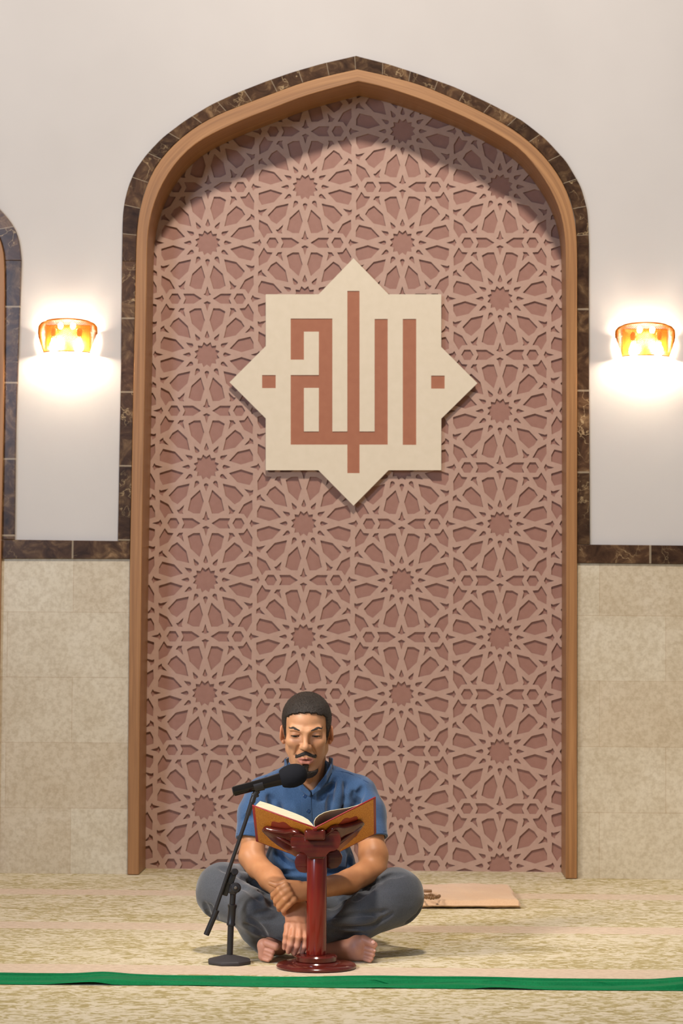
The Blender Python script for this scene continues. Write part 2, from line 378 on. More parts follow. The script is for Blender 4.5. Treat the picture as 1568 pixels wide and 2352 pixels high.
# sill pieces
def quad_band(pts,sp,k):
    A=np.array([W2(*pts[0],YM),W2(*pts[1],YM)]); B=np.array([W2(*pts[3],YM),W2(*pts[2],YM)])
    A=resample(A,12); B=resample(B,12)
    return bevel(fix_normals(strip(A,B,YM,YW+0.01,vfun=lambda x:x/sp+k)),0.002,2,50)
sillL=quad_band([(2,1239.3),(298,1242.8),(297.5,1283.5),(1,1283)],0.32,80.1)
sillR=quad_band([(1325.5,1250.5),(1900,1256),(1900,1298.5),(1325.5,1293)],0.36,90.2)
tag(obj('trim_3',join(parts),M['marble'],smooth='flat'),'dark brown marble band following the outside of the central arch',kind='structure')
tag(obj('trim_4',sillL,M['marble'],smooth='flat'),kind='structure'); tag(obj('trim_5',sillR,M['marble'],smooth='flat'),kind='structure')
mo2_c=[q for q in mo2_R if q[1]<=598]; mo2_l=[(49,598),(48,640),(46,700),(41,850),(36.5,980),(33.4,1239)]
wo2_c=[q for q in wo2_R if q[1]<598]+[(9.5,598)]; wo2_l=[(9.5,598),(9.7,694),(7,980),(2.5,1239)]
A=wl(mo2_c,YM,60); B=wl(wo2_c,YM,60); A[0][0]=B[0][0]=WO2[89][0]
me=join([bevel(fix_normals(strip(A,B,YM,YW+0.01,vfun=lambda x:x/0.16+0.3)),0.002,2,50),band(mo2_l,wo2_l,40,0.31,'c',20.4)])
tag(obj('trim_6',me,M['marble'],smooth='flat'),kind='structure')
# ------------------------------------------------------------------ limestone lower walls
YL=YW-0.012
pl=lambda q:[W2(x,y,YL) for x,y in q]
L=pl([(1,1283),(298,1284)]); xr=W2(300,1700,YL)[0]
bl=W2(296,2000,YL)[0]
tag(obj('wall_left',plate([(W2(-6,2000,YL)[0],0.0),(bl+0.004,0.0),(L[1][0],L[1][1]),(L[0][0],L[0][1])],[],YL,YW+0.01),M['limestone'],smooth=False),kind='structure')
R_=pl([(1322,1294),(1900,1299)])
tag(obj('wall_right',plate([(W2(1322,2000,YL)[0],0.0),(XR,0.0),(XR,R_[1][1]),(R_[1][0],R_[1][1]),(R_[0][0],R_[0][1])],[],YL,YW+0.01),M['limestone'],smooth=False),kind='structure')
# ------------------------------------------------------------------ patterned niche panel
a_len=259.6*YP/F/ math.cos(pitch)*1.0
c0=at(922,1333,YP-0.01); ang=-0.0035+roll
ca,sa=math.cos(ang),math.sin(ang)
U=a_len/1564.0
def T(x,y):   # lattice units -> world XZ
    x*=U; y*=U; return (c0.x+ca*x-sa*y, c0.z+sa*x+ca*y)
def rotp(p,deg):
    t=math.radians(deg); return (p[0]*math.cos(t)-p[1]*math.sin(t), p[0]*math.sin(t)+p[1]*math.cos(t))
def pol(r,d): return (r*math.cos(math.radians(d)), r*math.sin(math.radians(d)))
holes_local=[[pol(180 if k%2 else 138,15*k) for k in range(24)]]
for k in range(12):
    holes_local.append([rotp(p,30*k) for p in [(338,0),(268,27),(250,31),(234,22),(226,0),(234,-22),(250,-31),(268,-27)]])
    holes_local.append([pol(r,15+30*k+d) for r,d in [(327,0),(483,11.0),(653,7.6),(668,0),(653,-7.6),(483,-11.0)]])
    holes_local.append([rotp(p,30*k) for p in [(608,0),(703,-27),(723,-52),(748,0),(723,52),(703,27)]])
leaf=[(77,0),(187,70),(334,70),(302,0),(334,-70),(187,-70)]
for k in range(3):
    for s in (1,-1):
        holes_local.append([rotp((s*x,y+782),60*k) for x,y in leaf])
for k in range(2):
    cx,cy=pol(903,60*k); holes_local.append([(cx+pol(83,60*j)[0],cy+pol(83,60*j)[1]) for j in range(6)])
x0=W2(300,1100,YP)[0]; x1=W2(1322,1100,YP)[0]; z0=0.0; z1=W2(820,160,YP)[1]
g=0.0015
def clip(poly):
    def cl(P,f,inter):
        out=[]
        for i in range(len(P)):
            a,b=P[i-1],P[i]
            if f(b):
                if not f(a): out.append(inter(a,b))
                out.append(b)
            elif f(a): out.append(inter(a,b))
        return out
    for ax,val,sg in ((0,x0+g,1),(0,x1-g,-1),(1,z0+g,1),(1,z1-g,-1)):
        if not poly: return poly
        f=lambda p:(p[ax]-val)*sg>=0
        def inter(a,b):
            t=(val-a[ax])/(b[ax]-a[ax]); return (a[0]+t*(b[0]-a[0]),a[1]+t*(b[1]-a[1]))
        poly=cl(poly,f,inter)
    return poly
H=[]
for i in range(-4,4):
    for j in range(-5,8):
        cx=i*1564*math.cos(math.radians(30)); cy=j*1564+(782 if i%2 else 0)
        for h in holes_local:
            p=clip([T(x+cx,y+cy) for x,y in h])
            if len(p)>=3:
                ar=abs(sum(p[q-1][0]*p[q][1]-p[q][0]*p[q-1][1] for q in range(len(p))))/2
                if ar>2e-6: H.append(p)
from mathutils.geometry import delaunay_2d_cdt
def cdt_plate(outer,holes,yf,yb):
    vc=[];ed=[];fc=[]
    for poly in [outer]+holes:
        b=len(vc); vc+=[Vector(p) for p in poly]; n_=len(poly); ed+=[(b+i,b+(i+1)%n_) for i in range(n_)]
    v,e,f,ov,oe,of=delaunay_2d_cdt(vc,ed,[],0,1e-7)
    va=np.array([tuple(p) for p in v]); f=[t for t in f if len(t)==3]; ct=va[np.array(f)].mean(1); keep=np.ones(len(f),bool)
    for poly in holes:
        q=np.array(poly); idx=np.where((ct>=q.min(0)).all(1)&(ct<=q.max(0)).all(1)&keep)[0]
        if not len(idx): continue
        c_=ct[idx]; ins=np.zeros(len(idx),bool)
        for i in range(len(q)):
            a,b=q[i-1],q[i]; m_=(a[1]>c_[:,1])!=(b[1]>c_[:,1])
            ins^=m_&(c_[:,0]<(b[0]-a[0])*(c_[:,1]-a[1])/(b[1]-a[1]+1e-15)+a[0])
        keep[idx[ins]]=False
    tris=[t for t,k_ in zip(f,keep) if k_]
    V=[(p.x,yf,p.y) for p in v]+[(p.x,yb,p.y) for p in v]; n=len(v); Fc=[tuple(t) for t in tris]; cnt={}
    for t in tris:
        for i in range(len(t)):
            a,b=t[i],t[(i+1)%len(t)]; cnt[(a,b)]=1
    Fc+=[tuple(n+i for i in t[::-1]) for t in Fc]
    for (a,b) in cnt:
        if (b,a) not in cnt: Fc.append((b,a,a+n,b+n))
    return fix_normals(mesh_from(V,Fc))
pn=empty('lattice_screen',((x0+x1)/2,YP,0),'tall pinkish brown screen filling the niche with interlaced twelve-pointed star lattice','panel')
obj('lattice',cdt_plate([(x0,z0),(x1,z0),(x1,z1),(x0,z1)],H,YP-0.008,YP),M['lattice'],pn,smooth=False)['label']='paler raised strapwork lattice'
obj('backing_board',box(((x0+x1)/2,YP+0.011,(z0+z1)/2),(x1-x0,0.02,z1-z0)),M['backing'],pn,smooth=False)
# plain board in the left niche
obx=(WO2[0][0]+WO2[-1][0])/2
pb=obj('niche_screen',box((obx,YP+0.012,1.5),(WO2[-1][0]-WO2[0][0],0.02,3.0)),M['backing'],smooth=False); tag(pb,'plain pinkish brown board in the niche at the left edge','panel')
# ------------------------------------------------------------------ star sign
YS=YP-0.042
s8=[(811.5,593),(892,676),(1013,676),(1013,797),(1096,880),(1013,961.5),(1013,1080),(892,1080),(811.5,1161.5),(731,1080),(610,1080),(610,961),(527,878),(610,795),(610,676),(731.5,676)]
S2=lambda q,Y=YS:[W2(x,y,Y) for x,y in q]
glyph=[(667.3,731.5),(763,731.5),(763,991),(797.4,991),(797.4,668),(825.4,668),(825.4,991),(860,991),(860,732.5),(890,732.5),(890,1021.3),(825.4,1021.3),(825.4,1086.8),(797.4,1086.8),(797.4,1021.3),(667.3,1021.3),(667.3,861.4),(732,861.4),(732,761.8),(697.7,761.8),(697.7,826.2),(667.3,826.2)]
island=[(697.7,891),(732,891),(732,991),(697.7,991)]
alef=[(924.7,732.5),(955.5,732.5),(955.5,1021.8),(924.7,1021.8)]
d1=[(601.6,861.4),(632.9,861.4),(632.9,891.5),(601.6,891.5)]; d2=[(989.9,862.6),(1020.8,862.6),(1020.8,892.7),(989.9,892.7)]
c=at(811.5,878,YS); sg=empty('wall_sign',(c.x,YS,c.z),'cream eight-pointed star sign with square brown calligraphy on the niche panel','sign')
obj('face_plate',plate(S2(s8),[S2(glyph),S2(island),S2(alef),S2(d1),S2(d2)],YS,YS+0.012),M['cream'],sg,smooth=False)
obj('backing_plate',plate([((x-c.x)*0.985+c.x,(z-c.z)*0.985+c.z) for x,z in S2(s8)],[],YS+0.0121,YP-0.0085),M['cream'],sg,smooth=False)
for nm,pp,hh in (('lettering',glyph,[island]),('letter_stroke',alef,[]),('square_dot',d1,[]),('square_dot',d2,[])):
    obj(nm,plate(S2(pp),[S2(h) for h in hh],YS+0.004,YS+0.012),M['brown'],sg,smooth=False)['label']='brown inlaid stroke'
# ------------------------------------------------------------------ wall sconces
def sconce(cx,top,label):
    k=YW/F; cz=at(cx,top+36,YW).z; x=at(cx,top+36,YW).x; yb=YW
    e=empty('wall_sconce',(x,yb,cz),label,'wall lamp','brass mesh wall lamps')
    hh=36*k
    prof=[(0.40,1.0),(0.72,0.985),(0.90,0.90),(0.985,0.70),(1.0,0.40),(0.985,0.0),(0.95,-0.35),(0.90,-0.7),(0.84,-1.0)]
    zs=[p[1] for p in prof][::-1]; rs=[p[0] for p in prof][::-1]
    Rr=68.5*k; Dd=0.105
    nu,nv=46,17; V={}; vs=[]; Fc=[]
    def P(u,v):
        z=-1+2*v
        if z>0.9: pass
        r=float(np.interp(z,zs,rs)) if z<0.985 else 0.72
        an=math.pi*(u); return Vector((x-math.cos(an)*Rr*r, yb-0.012-math.sin(an)*Dd*r, cz+z*hh+ (0.006*math.sin(an) if z>0.5 else -0.008*math.sin(an)*0)))
    def vid(i,j):
        if (i,j) not in V: V[(i,j)]=len(vs); vs.append(P(i/(2*nu),j/(2*nv)))
        return V[(i,j)]
    for i in range(0,2*nu):
        for j in range(0,2*nv):
            if (i+j)%2: continue
            q=[(i,j),(i+1,j+1),(i,j+2),(i-1,j+1)]
            if all(0<=p[0]<=2*nu and 0<=p[1]<=2*nv for p in q): Fc.append([vid(*p) for p in q])
    me=eval_mod(mesh_from(vs,Fc),[('WIREFRAME',dict(thickness=0.0028,use_even_offset=False))])
    obj('mesh_shade',me,M['gold'],e)['label']='gold woven metal shade'
    for z in (1.0,-1.0):
        r=0.75 if z>0 else 0.84
        pts=[(x-math.cos(math.pi*t/24)*Rr*r, yb-0.012-math.sin(math.pi*t/24)*Dd*r, cz+z*hh+(0.006*math.sin(math.pi*t/24) if z>0 else 0)) for t in range(25)]
        obj('rim',tube(pts,0.0025,8),M['gold'],e)
    obj('back_plate',box((x,yb-0.005,cz),(Rr*1.5,0.01,hh*1.7),None,0.003),M['gold'],e)
    # frosted glass liner behind the mesh, visible at the sides
    for a0,a1 in ((0.0,0.62),(math.pi-0.62,math.pi)):
        vs=[];Fc=[];n=12
        for j,(r,z) in enumerate([(0.97,0.30),(1.03,0.15),(1.055,-0.2),(1.03,-0.6),(0.97,-1.0),(0.94,-1.12)]):
            for i in range(n+1):
                an=a0+(a1-a0)*i/n; vs.append((x-math.cos(an)*Rr*r, yb-0.004-math.sin(an)*Dd*0.70*r, cz+z*hh))
                if i<n and j<5: Fc.append((j*(n+1)+i,j*(n+1)+i+1,(j+1)*(n+1)+i+1,(j+1)*(n+1)+i))
        obj('glass_side',eval_mod(mesh_from(vs,Fc),[('SOLIDIFY',dict(thickness=0.002))]),M['glass'],e)
    for sx in (-1,1):
        bx=x+sx*Rr*0.42
        obj('bulb_socket',lathe([(0.010,0),(0.012,0.01),(0.012,0.03),(0.009,0.034)],(bx,yb-0.055,cz-0.002)),M['gold'],e)
        obj('bulb',lathe([(0.004,-0.040),(0.013,-0.032),(0.018,-0.018),(0.017,-0.004),(0.011,0.010),(0.009,0.022)],(bx,yb-0.055,cz-0.030)),M['bulb'],e)
        obj('bulb',lathe([(0.003,0.012),(0.009,0.008),(0.011,0.0),(0.009,-0.010),(0.006,-0.014)],(bx*0.5+x*0.5,yb-0.05,cz+hh*0.72)),M['bulb_small'],e)
    obj('glass_drop',lathe([(0.002,-0.018),(0.012,-0.012),(0.016,0.0),(0.010,0.012),(0.004,0.016)],(x,yb-0.05,cz-hh*1.25)),M['glass'],e)
    return e
sconce(157,741,'lit gold mesh wall lamp on the narrow white wall left of the arch')
sconce(1480,750,'lit gold mesh wall lamp on the white wall right of the arch')
# ------------------------------------------------------------------ green cloth strip on the carpet
def nz(x,y,s=0):
    return (math.sin(x*7.1+y*2.3+s)+0.7*math.sin(x*15.3-y*4.1+1.7*s)+0.45*math.sin(x*31.7+y*7.7+2.9*s))/2.15
n_u,n_v=900,90; vs=[];Fc=[]
def bump_(d,w): return math.exp(-(d/w)**2)
rolls=[]      # overlapping soft rolls, each drifting across the strip
rr=random.Random(5)
for k in range(9): rolls.append((rr.uniform(-.5,.5),rr.uniform(0.25,0.6),rr.uniform(0,6.28),rr.uniform(.010,.020),rr.uniform(.006,.015)))
for i in range(n_u+1):
    x=-2.2+4.4*i/n_u
    tws=math.sin(1.9*x+0.6)+0.6*math.sin(4.3*x+2.0)
    for j in range(n_v+1):
        t=j/n_v; wv=0.064+0.006*nz(x*0.6,1,5)
        v=(t-0.5)*2
        env=min(1,(1-abs(v))/0.10)
        tot=0.0185+0.003*math.sin(4.3*x+1)+0.005*math.exp(-((x+0.83)/0.06)**2)+0.008*math.exp(-((x-0.80)/0.07)**2)
        z=0
        w1=0.30+0.26*math.sin(6.1*x+0.4)+0.10*math.sin(15*x); w2=0.38+0.30*math.sin(4.7*x+2.3)+0.08*math.sin(19*x+1); w3=0.30+0.25*math.sin(7.9*x+4.1)
        W_=[max(.02,w1),max(.02,w2),max(.02,w3)]; S_=sum(W_)
        for q_,(c,a,k_,ph) in enumerate(((-0.97,0.0,1,0),(-0.30,0.42,5.3,1.0),(0.25,0.38,4.1,3.2))):
            cc=c+a*math.sin(k_*x+ph)+0.04*math.sin(16*x+ph); tt=max(0,min(1,(v-cc+0.03)/0.10)); tt=math.sin(tt*math.pi/2)
            z+=tot*W_[q_]/S_*tt
            if v>cc: z-=0.0045*min(1,(v-cc)/0.25)*min(1,W_[q_]*2)*(1 if v<0.6 else 0.4)
        z=max(z,0.001)*(1 if v<0.8 else max(0,(1-v)/0.2)**0.5)
        z=max(z,0.0005)
        edge=0.010*nz(x*0.5,3 if t>.5 else 0,4)+0.006*math.sin(9*x+ (2 if t>.5 else 0))*abs(v)
        y=6.768+v*wv+edge*(0.3 if v<0 else 1.0)
        vs.append((x,y,max(z,0.0)+0.0015))
for i in range(n_u):
    for j in range(n_v): Fc.append((i*(n_v+1)+j,(i+1)*(n_v+1)+j,(i+1)*(n_v+1)+j+1,i*(n_v+1)+j+1))
me=eval_mod(mesh_from(vs,Fc),[('SMOOTH',dict(factor=0.5,iterations=1)),('SOLIDIFY',dict(thickness=0.0012))])
tag(obj('cloth_strip',me,M['green_cloth']),'long rumpled green cloth strip lying across the carpet in front','cloth')
# ------------------------------------------------------------------ folded prayer rug and beads
pA=flr(905,2088); pB=flr(1194,2088); pC=flr(1172,2046); pD=flr(905,2047)
n_u,n_v=60,30; vs=[];Fc=[]
for lay in (0,1):
    for i in range(n_u+1):
        for j in range(n_v+1):
            u=i/n_u; v=j/n_v
            p=(pA*(1-u)+pB*u)*(1-v)+(pD*(1-u)+pC*u)*v
            e=min(v/0.05,(1-v)/0.05,(1-u)/0.03,u/0.03,1); e=max(e,0)**0.5 if e<1 else 1
            z=0.012+ (0.018+0.004*nz(p.x*1.5,p.y*2,1)+0.002*nz(p.x*5,p.y*4,3))*e*(1 if lay else -0.55)
            vs.append((p.x+0.006*nz(0,v*4,2)*u,p.y+0.004*nz(u*3,0,1),max(z,0.001)))
S=(n_u+1)*(n_v+1)
for i in range(n_u):
    for j in range(n_v):
        a=i*(n_v+1)+j; q=(a,a+n_v+1,a+n_v+2,a+1); Fc.append(tuple(S+k for k in q)); Fc.append(q[::-1])
for i in range(n_u):
    a=i*(n_v+1); b=a+n_v+1; Fc.append((a,b,b+S,a+S)); a+=n_v; b+=n_v; Fc.append((b,a,a+S,b+S))
for j in range(n_v):
    a=j; Fc.append((a+1,a,a+S,a+1+S)); a=n_u*(n_v+1)+j; Fc.append((a,a+1,a+1+S,a+S))
tag(obj('prayer_rug',fix_normals(mesh_from(vs,Fc)),M['rug_peach']),'folded peach prayer rug lying on the carpet behind the seated man','rug')
bm_=[]; rnd=random.Random(2)
path=[]
for k in range(46):
    t=k/46*2*math.pi*2
    c=flr(990,2065,0.034); path.append(Vector((c.x+0.026*math.cos(t)*(1+0.25*math.sin(3*t)),c.y+0.05*math.sin(t)*(1+0.2*math.cos(2*t+1)),0.040+0.006*(k/46)+0.002*math.sin(5*t))))
for p in path:
    bm=bmesh.new(); bmesh.ops.create_icosphere(bm,subdivisions=2,radius=0.0046,matrix=Matrix.Translation(p)); mm=bpy.data.meshes.new('b'); bm.to_mesh(mm); bm.free(); bm_.append(mm)
c=flr(982,2053,0.034); tag(obj('tassel_block',box((c.x,c.y,0.044),(0.03,0.02,0.010),None,0.002),M['bead']),'tiny brown block at the far edge of the folded rug','block')
tag(obj('prayer_beads',join(bm_),M['bead']),'small pile of brown prayer beads on the folded rug','beads')
# ------------------------------------------------------------------ microphone stand
YB=7.13; k=YB/F
bc=flr(526.5,2213)
st=empty('microphone_stand',(bc.x,bc.y,0),'black desktop microphone stand with boom arm left of the lectern','stand')
YB=bc.y
obj('base',bevel(lathe([(0.064,0.0),(0.067,0.002),(0.067,0.010),(0.062,0.013),(0.020,0.024),(0.012,0.026)],(bc.x,bc.y,0),n=8,phase=math.pi/8+0.1),0.0012,2,20),M['iron'],st)
q=lambda x,y,Y=YB:at(x,y,Y)
obj('lower_pole',tube([q(527,2207),q(530,2122)],0.0092,20),M['black'],st)
obj('grip',lathe([(0.0095,0),(0.0125,0.001),(0.0132,0.006),(0.0115,0.010),(0.0115,0.050),(0.0135,0.056),(0.0135,0.061),(0.0105,0.063)],q(530,2126),(q(534,2072)-q(530,2126))),M['black'],st)
obj('upper_pole',tube([q(533,2080),q(535,2052)],0.0088,20),M['black'],st)
cl=empty_c=None
ax=(q(575,1848)-q(478,2140)).normalized()
side=Vector((0,-1,0))
Rm=Matrix((ax.cross(Vector((0,1,0))).normalized(),Vector((0,1,0)),ax)).transposed()
ck=obj('boom_clamp',join([box(q(523,2030),(0.020,0.024,0.070),Rm,0.003),box(q(536,2042,YB-0.004),(0.026,0.026,0.030),Rm,0.006),box(q(531,2018,YB-0.006),(0.022,0.016,0.034),Rm,0.003)]),M['black'],st)
obj('clutch_knob',lathe([(0.014,0),(0.0155,0.003),(0.0155,0.012),(0.012,0.016),(0.006,0.017)],q(541,2039,YB-0.012),(0.1,-1,0.1),n=20),M['black'],st)
obj('clutch_bolt',lathe([(0.005,0),(0.005,0.004),(0.003,0.006)],q(541,2039,YB-0.030),(0.1,-1,0.1),n=6),Mat('steel',0.3,0.5,(150,146,140),Metallic=0.9).m,st)
obj('clamp_knob',lathe([(0.009,0),(0.0105,0.002),(0.0105,0.016),(0.008,0.019)],q(537,2003,YB-0.004),(0.25,-1,0.15),n=16),M['black'],st)
bo=lambda t:q(579,1842,YB-0.03)*(1-t)+q(478,2138,YB-0.012)*t
obj('boom_arm',tube([bo(0),bo(1.0)],0.0056,20),M['black'],st)
obj('boom_sleeve',tube([q(497.5,2090,YB-0.013),q(473.5,2147,YB-0.011)],0.0086,20),M['black'],st)
obj('boom_collar',tube([bo(0.0)+Vector((0,0,0.002)),bo(0.10)],0.0075,16),M['black'],st)
# clip
YMc=YB-0.03
m0=q(543,1816,YMc-0.004); m1=q(664,1784,YMc+0.004); mx=(m1-m0).normalized()
Rc=Matrix((mx,Vector((0,1,0)),mx.cross(Vector((0,1,0))).normalized()*1)).transposed()
def arcclip(c,R,half,th,a0,a1,n=24):
    V=[];Fc=[]
    ya=Vector((0,1,0)); za=mx.cross(ya).normalized()
    if za.z<0: za=-za
    for i in range(n+1):
        a=math.radians(a0+(a1-a0)*i/n); d=ya*math.cos(a)+za*math.sin(a)
        for s in (-half,half):
            V+= [c+mx*s+d*R, c+mx*s+d*(R+th)]
    for i in range(n):
        b=i*4; Fc+=[(b,b+4,b+6,b+2),(b+1,b+3,b+7,b+5),(b,b+1,b+5,b+4),(b+2,b+6,b+7,b+3)]
    Fc+=[(0,2,3,1),(n*4,n*4+1,n*4+3,n*4+2)]
    return fix_normals(mesh_from(V,Fc))
ccx=q(594,1803,YMc)
obj('microphone_clip',join([arcclip(ccx,0.0160,0.014,0.0025,-200,20),tube([ccx-Vector((0.004,0,0.016)),q(583,1829,YB-0.03),q(579,1842,YB-0.03)],[0.010,0.008,0.009],16),box(q(586,1826,YB-0.03),(0.020,0.014,0.016),Rc,0.003)]),M['black'],st)
# ------------------------------------------------------------------ microphone
mc=empty('microphone',tuple(m0),'black microphone with foam windscreen held in the stand before his mouth','microphone')
Lm=(m1-m0).length
obj('body',lathe([(0.0005,-0.010),(0.0125,-0.010),(0.0145,-0.008),(0.0150,0.0),(0.0152,0.05),(0.0165,Lm*0.62),(0.0190,Lm*0.86),(0.0195,Lm*0.93)],m0,mx,n=40),M['mic'],mc)
obj('connector_ring',lathe([(0.0110,-0.0115),(0.0128,-0.0115),(0.0128,-0.009),(0.0110,-0.009)],m0,mx,n=32),M['black'],mc)
obj('socket',lathe([(0.002,-0.0118),(0.0105,-0.0118),(0.0105,-0.009)],m0,mx,n=32),M['iron'],mc)
obj('foam_windscreen',lathe([(0.019,Lm*0.86),(0.0235,Lm*0.865),(0.027,Lm*0.89),(0.0325,Lm*0.98),(0.0345,Lm*1.06),(0.0345,Lm*1.13),(0.032,Lm*1.21),(0.0265,Lm*1.28),(0.018,Lm*1.335),(0.008,Lm*1.36),(0.001,Lm*1.365)],m0-mx*0.004,mx,n=48),M['foam'],mc)
# ------------------------------------------------------------------ lectern (book stand on a post)
lc=flr(726,2223); LX,LY=lc.x,lc.y; kl=LY/F
le=empty('lectern',(LX,LY,0),'low glossy mahogany book stand on a round base before the man','lectern')
obj('base_disc',lathe([(0.108,0.0),(0.115,0.002),(0.1165,0.007),(0.113,0.0125),(0.106,0.015),(0.072,0.0165),(0.069,0.020),(0.05,0.020)],(LX,LY,0),n=96),M['mahogany'],le)
obj('collar',lathe([(0.058,0.019),(0.0605,0.022),(0.0605,0.034),(0.057,0.038),(0.04,0.039)],(LX,LY,0),n=80),M['mahogany'],le)
ptop=at(727,1958,LY).z; pbx=at(726,2210,LY).x; ptx=at(727,1958,LY).x
post=lathe([(0.0305,0.038),(0.0305,ptop)],(LX,LY,0),n=10,phase=math.pi/10); 
post.transform(Matrix.Translation((0,0,0)))
obj('post',bevel(post,0.003,3,20),M['mahogany_red'],le)['label']='red faceted post'
def shape(pts,Y0,Y1,bw=0.005,seg=3,n=90,sm=2):
    p=smooth_closed([W2(x,y,Y0) for x,y in pts],n,sm)
    return bevel(plate(p,[],Y0,Y1),bw,seg,50)
def smooth_closed(P,n,it):
    P=np.array(P+[P[0]]); r=resample(P,n+1)[:-1]
    for _ in range(it): r=(np.roll(r,1,0)+2*r+np.roll(r,-1,0))/4
    return [tuple(x) for x in r]
# front lobed bracket
obj('bracket',shape([(690,1914),(678,1915),(669,1922),(666,1934),(670,1948),(682,1957),(696,1957),(702,1962),(706,1968),(748,1968),(752,1960),(758,1955),(770,1954),(779,1945),(783,1930),(781,1917),(775,1908),(766,1908),(752,1919),(726,1922),(705,1922)],LY-0.050,LY-0.018,0.006),M['mahogany'],le)
obj('top_knob',box(at(723.5,1916,LY-0.055),(48*kl,0.045,25*kl),None,0.0085,5),M['mahogany'],le)
obj('neck_block',box(at(727,1950,LY),(0.05,0.07,0.055),None,0.008,4),M['mahogany'],le)
for pts,y0 in (([(703,1960),(690,1958),(680,1966),(676,1980),(679,1994),(688,2003),(700,2005),(712,2003),(714,1962)],LY+0.028),([(748,1960),(768,1950),(780,1956),(786,1968),(783,1983),(774,1993),(760,1996),(745,1990),(742,1965)],LY+0.030)):
    obj('lower_lobe',shape(pts,y0,y0+0.022,0.005),M['mahogany'],le)
# ------------------------------------------------------------------ book frame of reference
TL=math.radians(31); es=Vector((0.0,math.cos(TL),-math.sin(TL))).normalized(); nn=Vector((0,math.sin(TL),math.cos(TL)))
O=at(723,1899,LY-0.085)
def leafdir(side,al): 
    return (Vector((side*math.cos(al),0,0))+nn*math.sin(al)).normalized()
eL=leafdir(-1,math.radians(21)); eR=leafdir(1,math.radians(30))
def bp(e,a,s,h=0.0):    # point on a leaf: a across, s along spine, h above leaf
    nrm=e.cross(es) if e.x>0 else es.cross(e)
    nrm.normalize()
    if nrm.z<0: nrm=-nrm
    return O+e*a+es*s+nrm*h
def slab(e,a0,a1,s0,s1,h0,h1,bw=0):
    V=[bp(e,a,s,h) for a in(a0,a1) for s in(s0,s1) for h in(h0,h1)]
    me=fix_normals(mesh_from(V,[(0,1,3,2),(4,6,7,5),(0,4,5,1),(2,3,7,6),(0,2,6,4),(1,5,7,3)]))
    return bevel(me,bw,2) if bw else me
BW=0.196; BH=0.235
bk=empty('open_book',tuple(O),'large open book in an ochre and red cover resting on the lectern','book')
for e,wd in ((eL,BW),(eR,0.200)):
    cv=obj('cover',slab(e,0.0,wd,0,BH,-0.004,0.0,0.0008),M['maroon'],bk); cv['label']='red cover board'
    obj('ochre_panel',slab(e,0.004,wd-0.009,0.003,BH-0.006,-0.0046,-0.0038),M['cover'],cv)
    # red medallion on the cover
    V=[];n=48
    for i in range(n):
        t=2*math.pi*i/n; rr=1+0.07*math.cos(8*t); V.append(bp(e,0.095+0.052*rr*math.cos(t),0.118+0.082*rr*math.sin(t),-0.0052))
    for i in range(n): 
        t=2*math.pi*i/n; rr=1+0.07*math.cos(8*t); V.append(bp(e,0.095+0.052*rr*math.cos(t),0.118+0.082*rr*math.sin(t),-0.0040))
    Fc=[tuple(range(n)),tuple(range(n,2*n))]+[(i,(i+1)%n,n+(i+1)%n,n+i) for i in range(n)]
    obj('medallion',fix_normals(mesh_from(V,Fc)),Mat('cover_red',0.5,0.4,(150,52,30)).m,cv)
obj('spine',slab(Vector((1,0,0)),-0.006,0.006,0,BH,-0.0055,-0.002,0.001),M['maroon'],bk)
# left page block: thick, rounding into the gutter
def pageblock(e,prof,s0,s1):
    V=[];m_=len(prof)
    for s in (s0,s1):
        for a,h in prof: V.append(bp(e,a,s,h))
    Fc=[tuple(range(m_)),tuple(range(m_,2*m_))]+[(i,(i+1)%m_,m_+(i+1)%m_,m_+i) for i in range(m_)]
    return fix_normals(mesh_from(V,Fc))
top=[(0.188,0.001),(0.181,0.020),(0.15,0.0215),(0.11,0.0215),(0.07,0.021),(0.045,0.0195),(0.028,0.016),(0.012,0.008),(0.003,0.001)]
obj('page_block',pageblock(eL,top,0.004,BH-0.005),M['pages'],bk)
# right: a few pages lifting in a curve over the dark endpaper
obj('endpaper',slab(eR,0.006,0.188,0.004,BH-0.004,0.0002,0.0012),M['endpaper'],bk)
prof=[(0.0,0.001),(0.002,0.010),(0.007,0.019),(0.015,0.0255),(0.028,0.0295),(0.045,0.0300),(0.065,0.0260),(0.088,0.0180),(0.112,0.0090),(0.140,0.0030),(0.160,0.0014)]
prof2=[(a+0.0008,h-0.0018 if 0.003<a<0.15 else h-0.0004) for a,h in prof][::-1]
obj('loose_pages',pageblock(eR,prof+prof2,0.004,BH-0.008),M['pages'],bk)
# wings of the stand, directly below the covers
def wing(e,pts,name):
    P=smooth_closed(pts,110,1); n=len(P); V=[]
    for h in (-0.0062,-0.021):
        for a,s in P: V.append(bp(e,a,s,h))
    Fc=[tuple(range(n)),tuple(range(n,2*n))]+[(i,(i+1)%n,n+(i+1)%n,n+i) for i in range(n)]
    me=bevel(fix_normals(mesh_from(V,Fc)),0.004,3,50)
    return obj(name,me,M['mahogany'],le)
wpts=[(-0.012,0.085),(0.01,0.055),(0.03,0.056),(0.05,0.040),(0.07,0.046),(0.09,0.068),(0.11,0.078),(0.135,0.088),(0.155,0.092),(0.166,0.112),(0.155,0.128),(0.14,0.150),(0.12,0.170),(0.09,0.190),(0.06,0.205),(0.03,0.215),(-0.012,0.218)]
wing(eL,wpts,'wing'); wing(eR,[(a*0.93,s-0.012) for a,s in wpts],'wing')
for e in (eL,eR):   # raised carved rib on each wing's underside
    obj('carved_rib',tube([bp(e,0.02,0.16,-0.022),bp(e,0.055,0.125,-0.024),bp(e,0.09,0.112,-0.024),bp(e,0.115,0.112,-0.021)],[0.006,0.005,0.004,0.002],10),M['mahogany'],le)
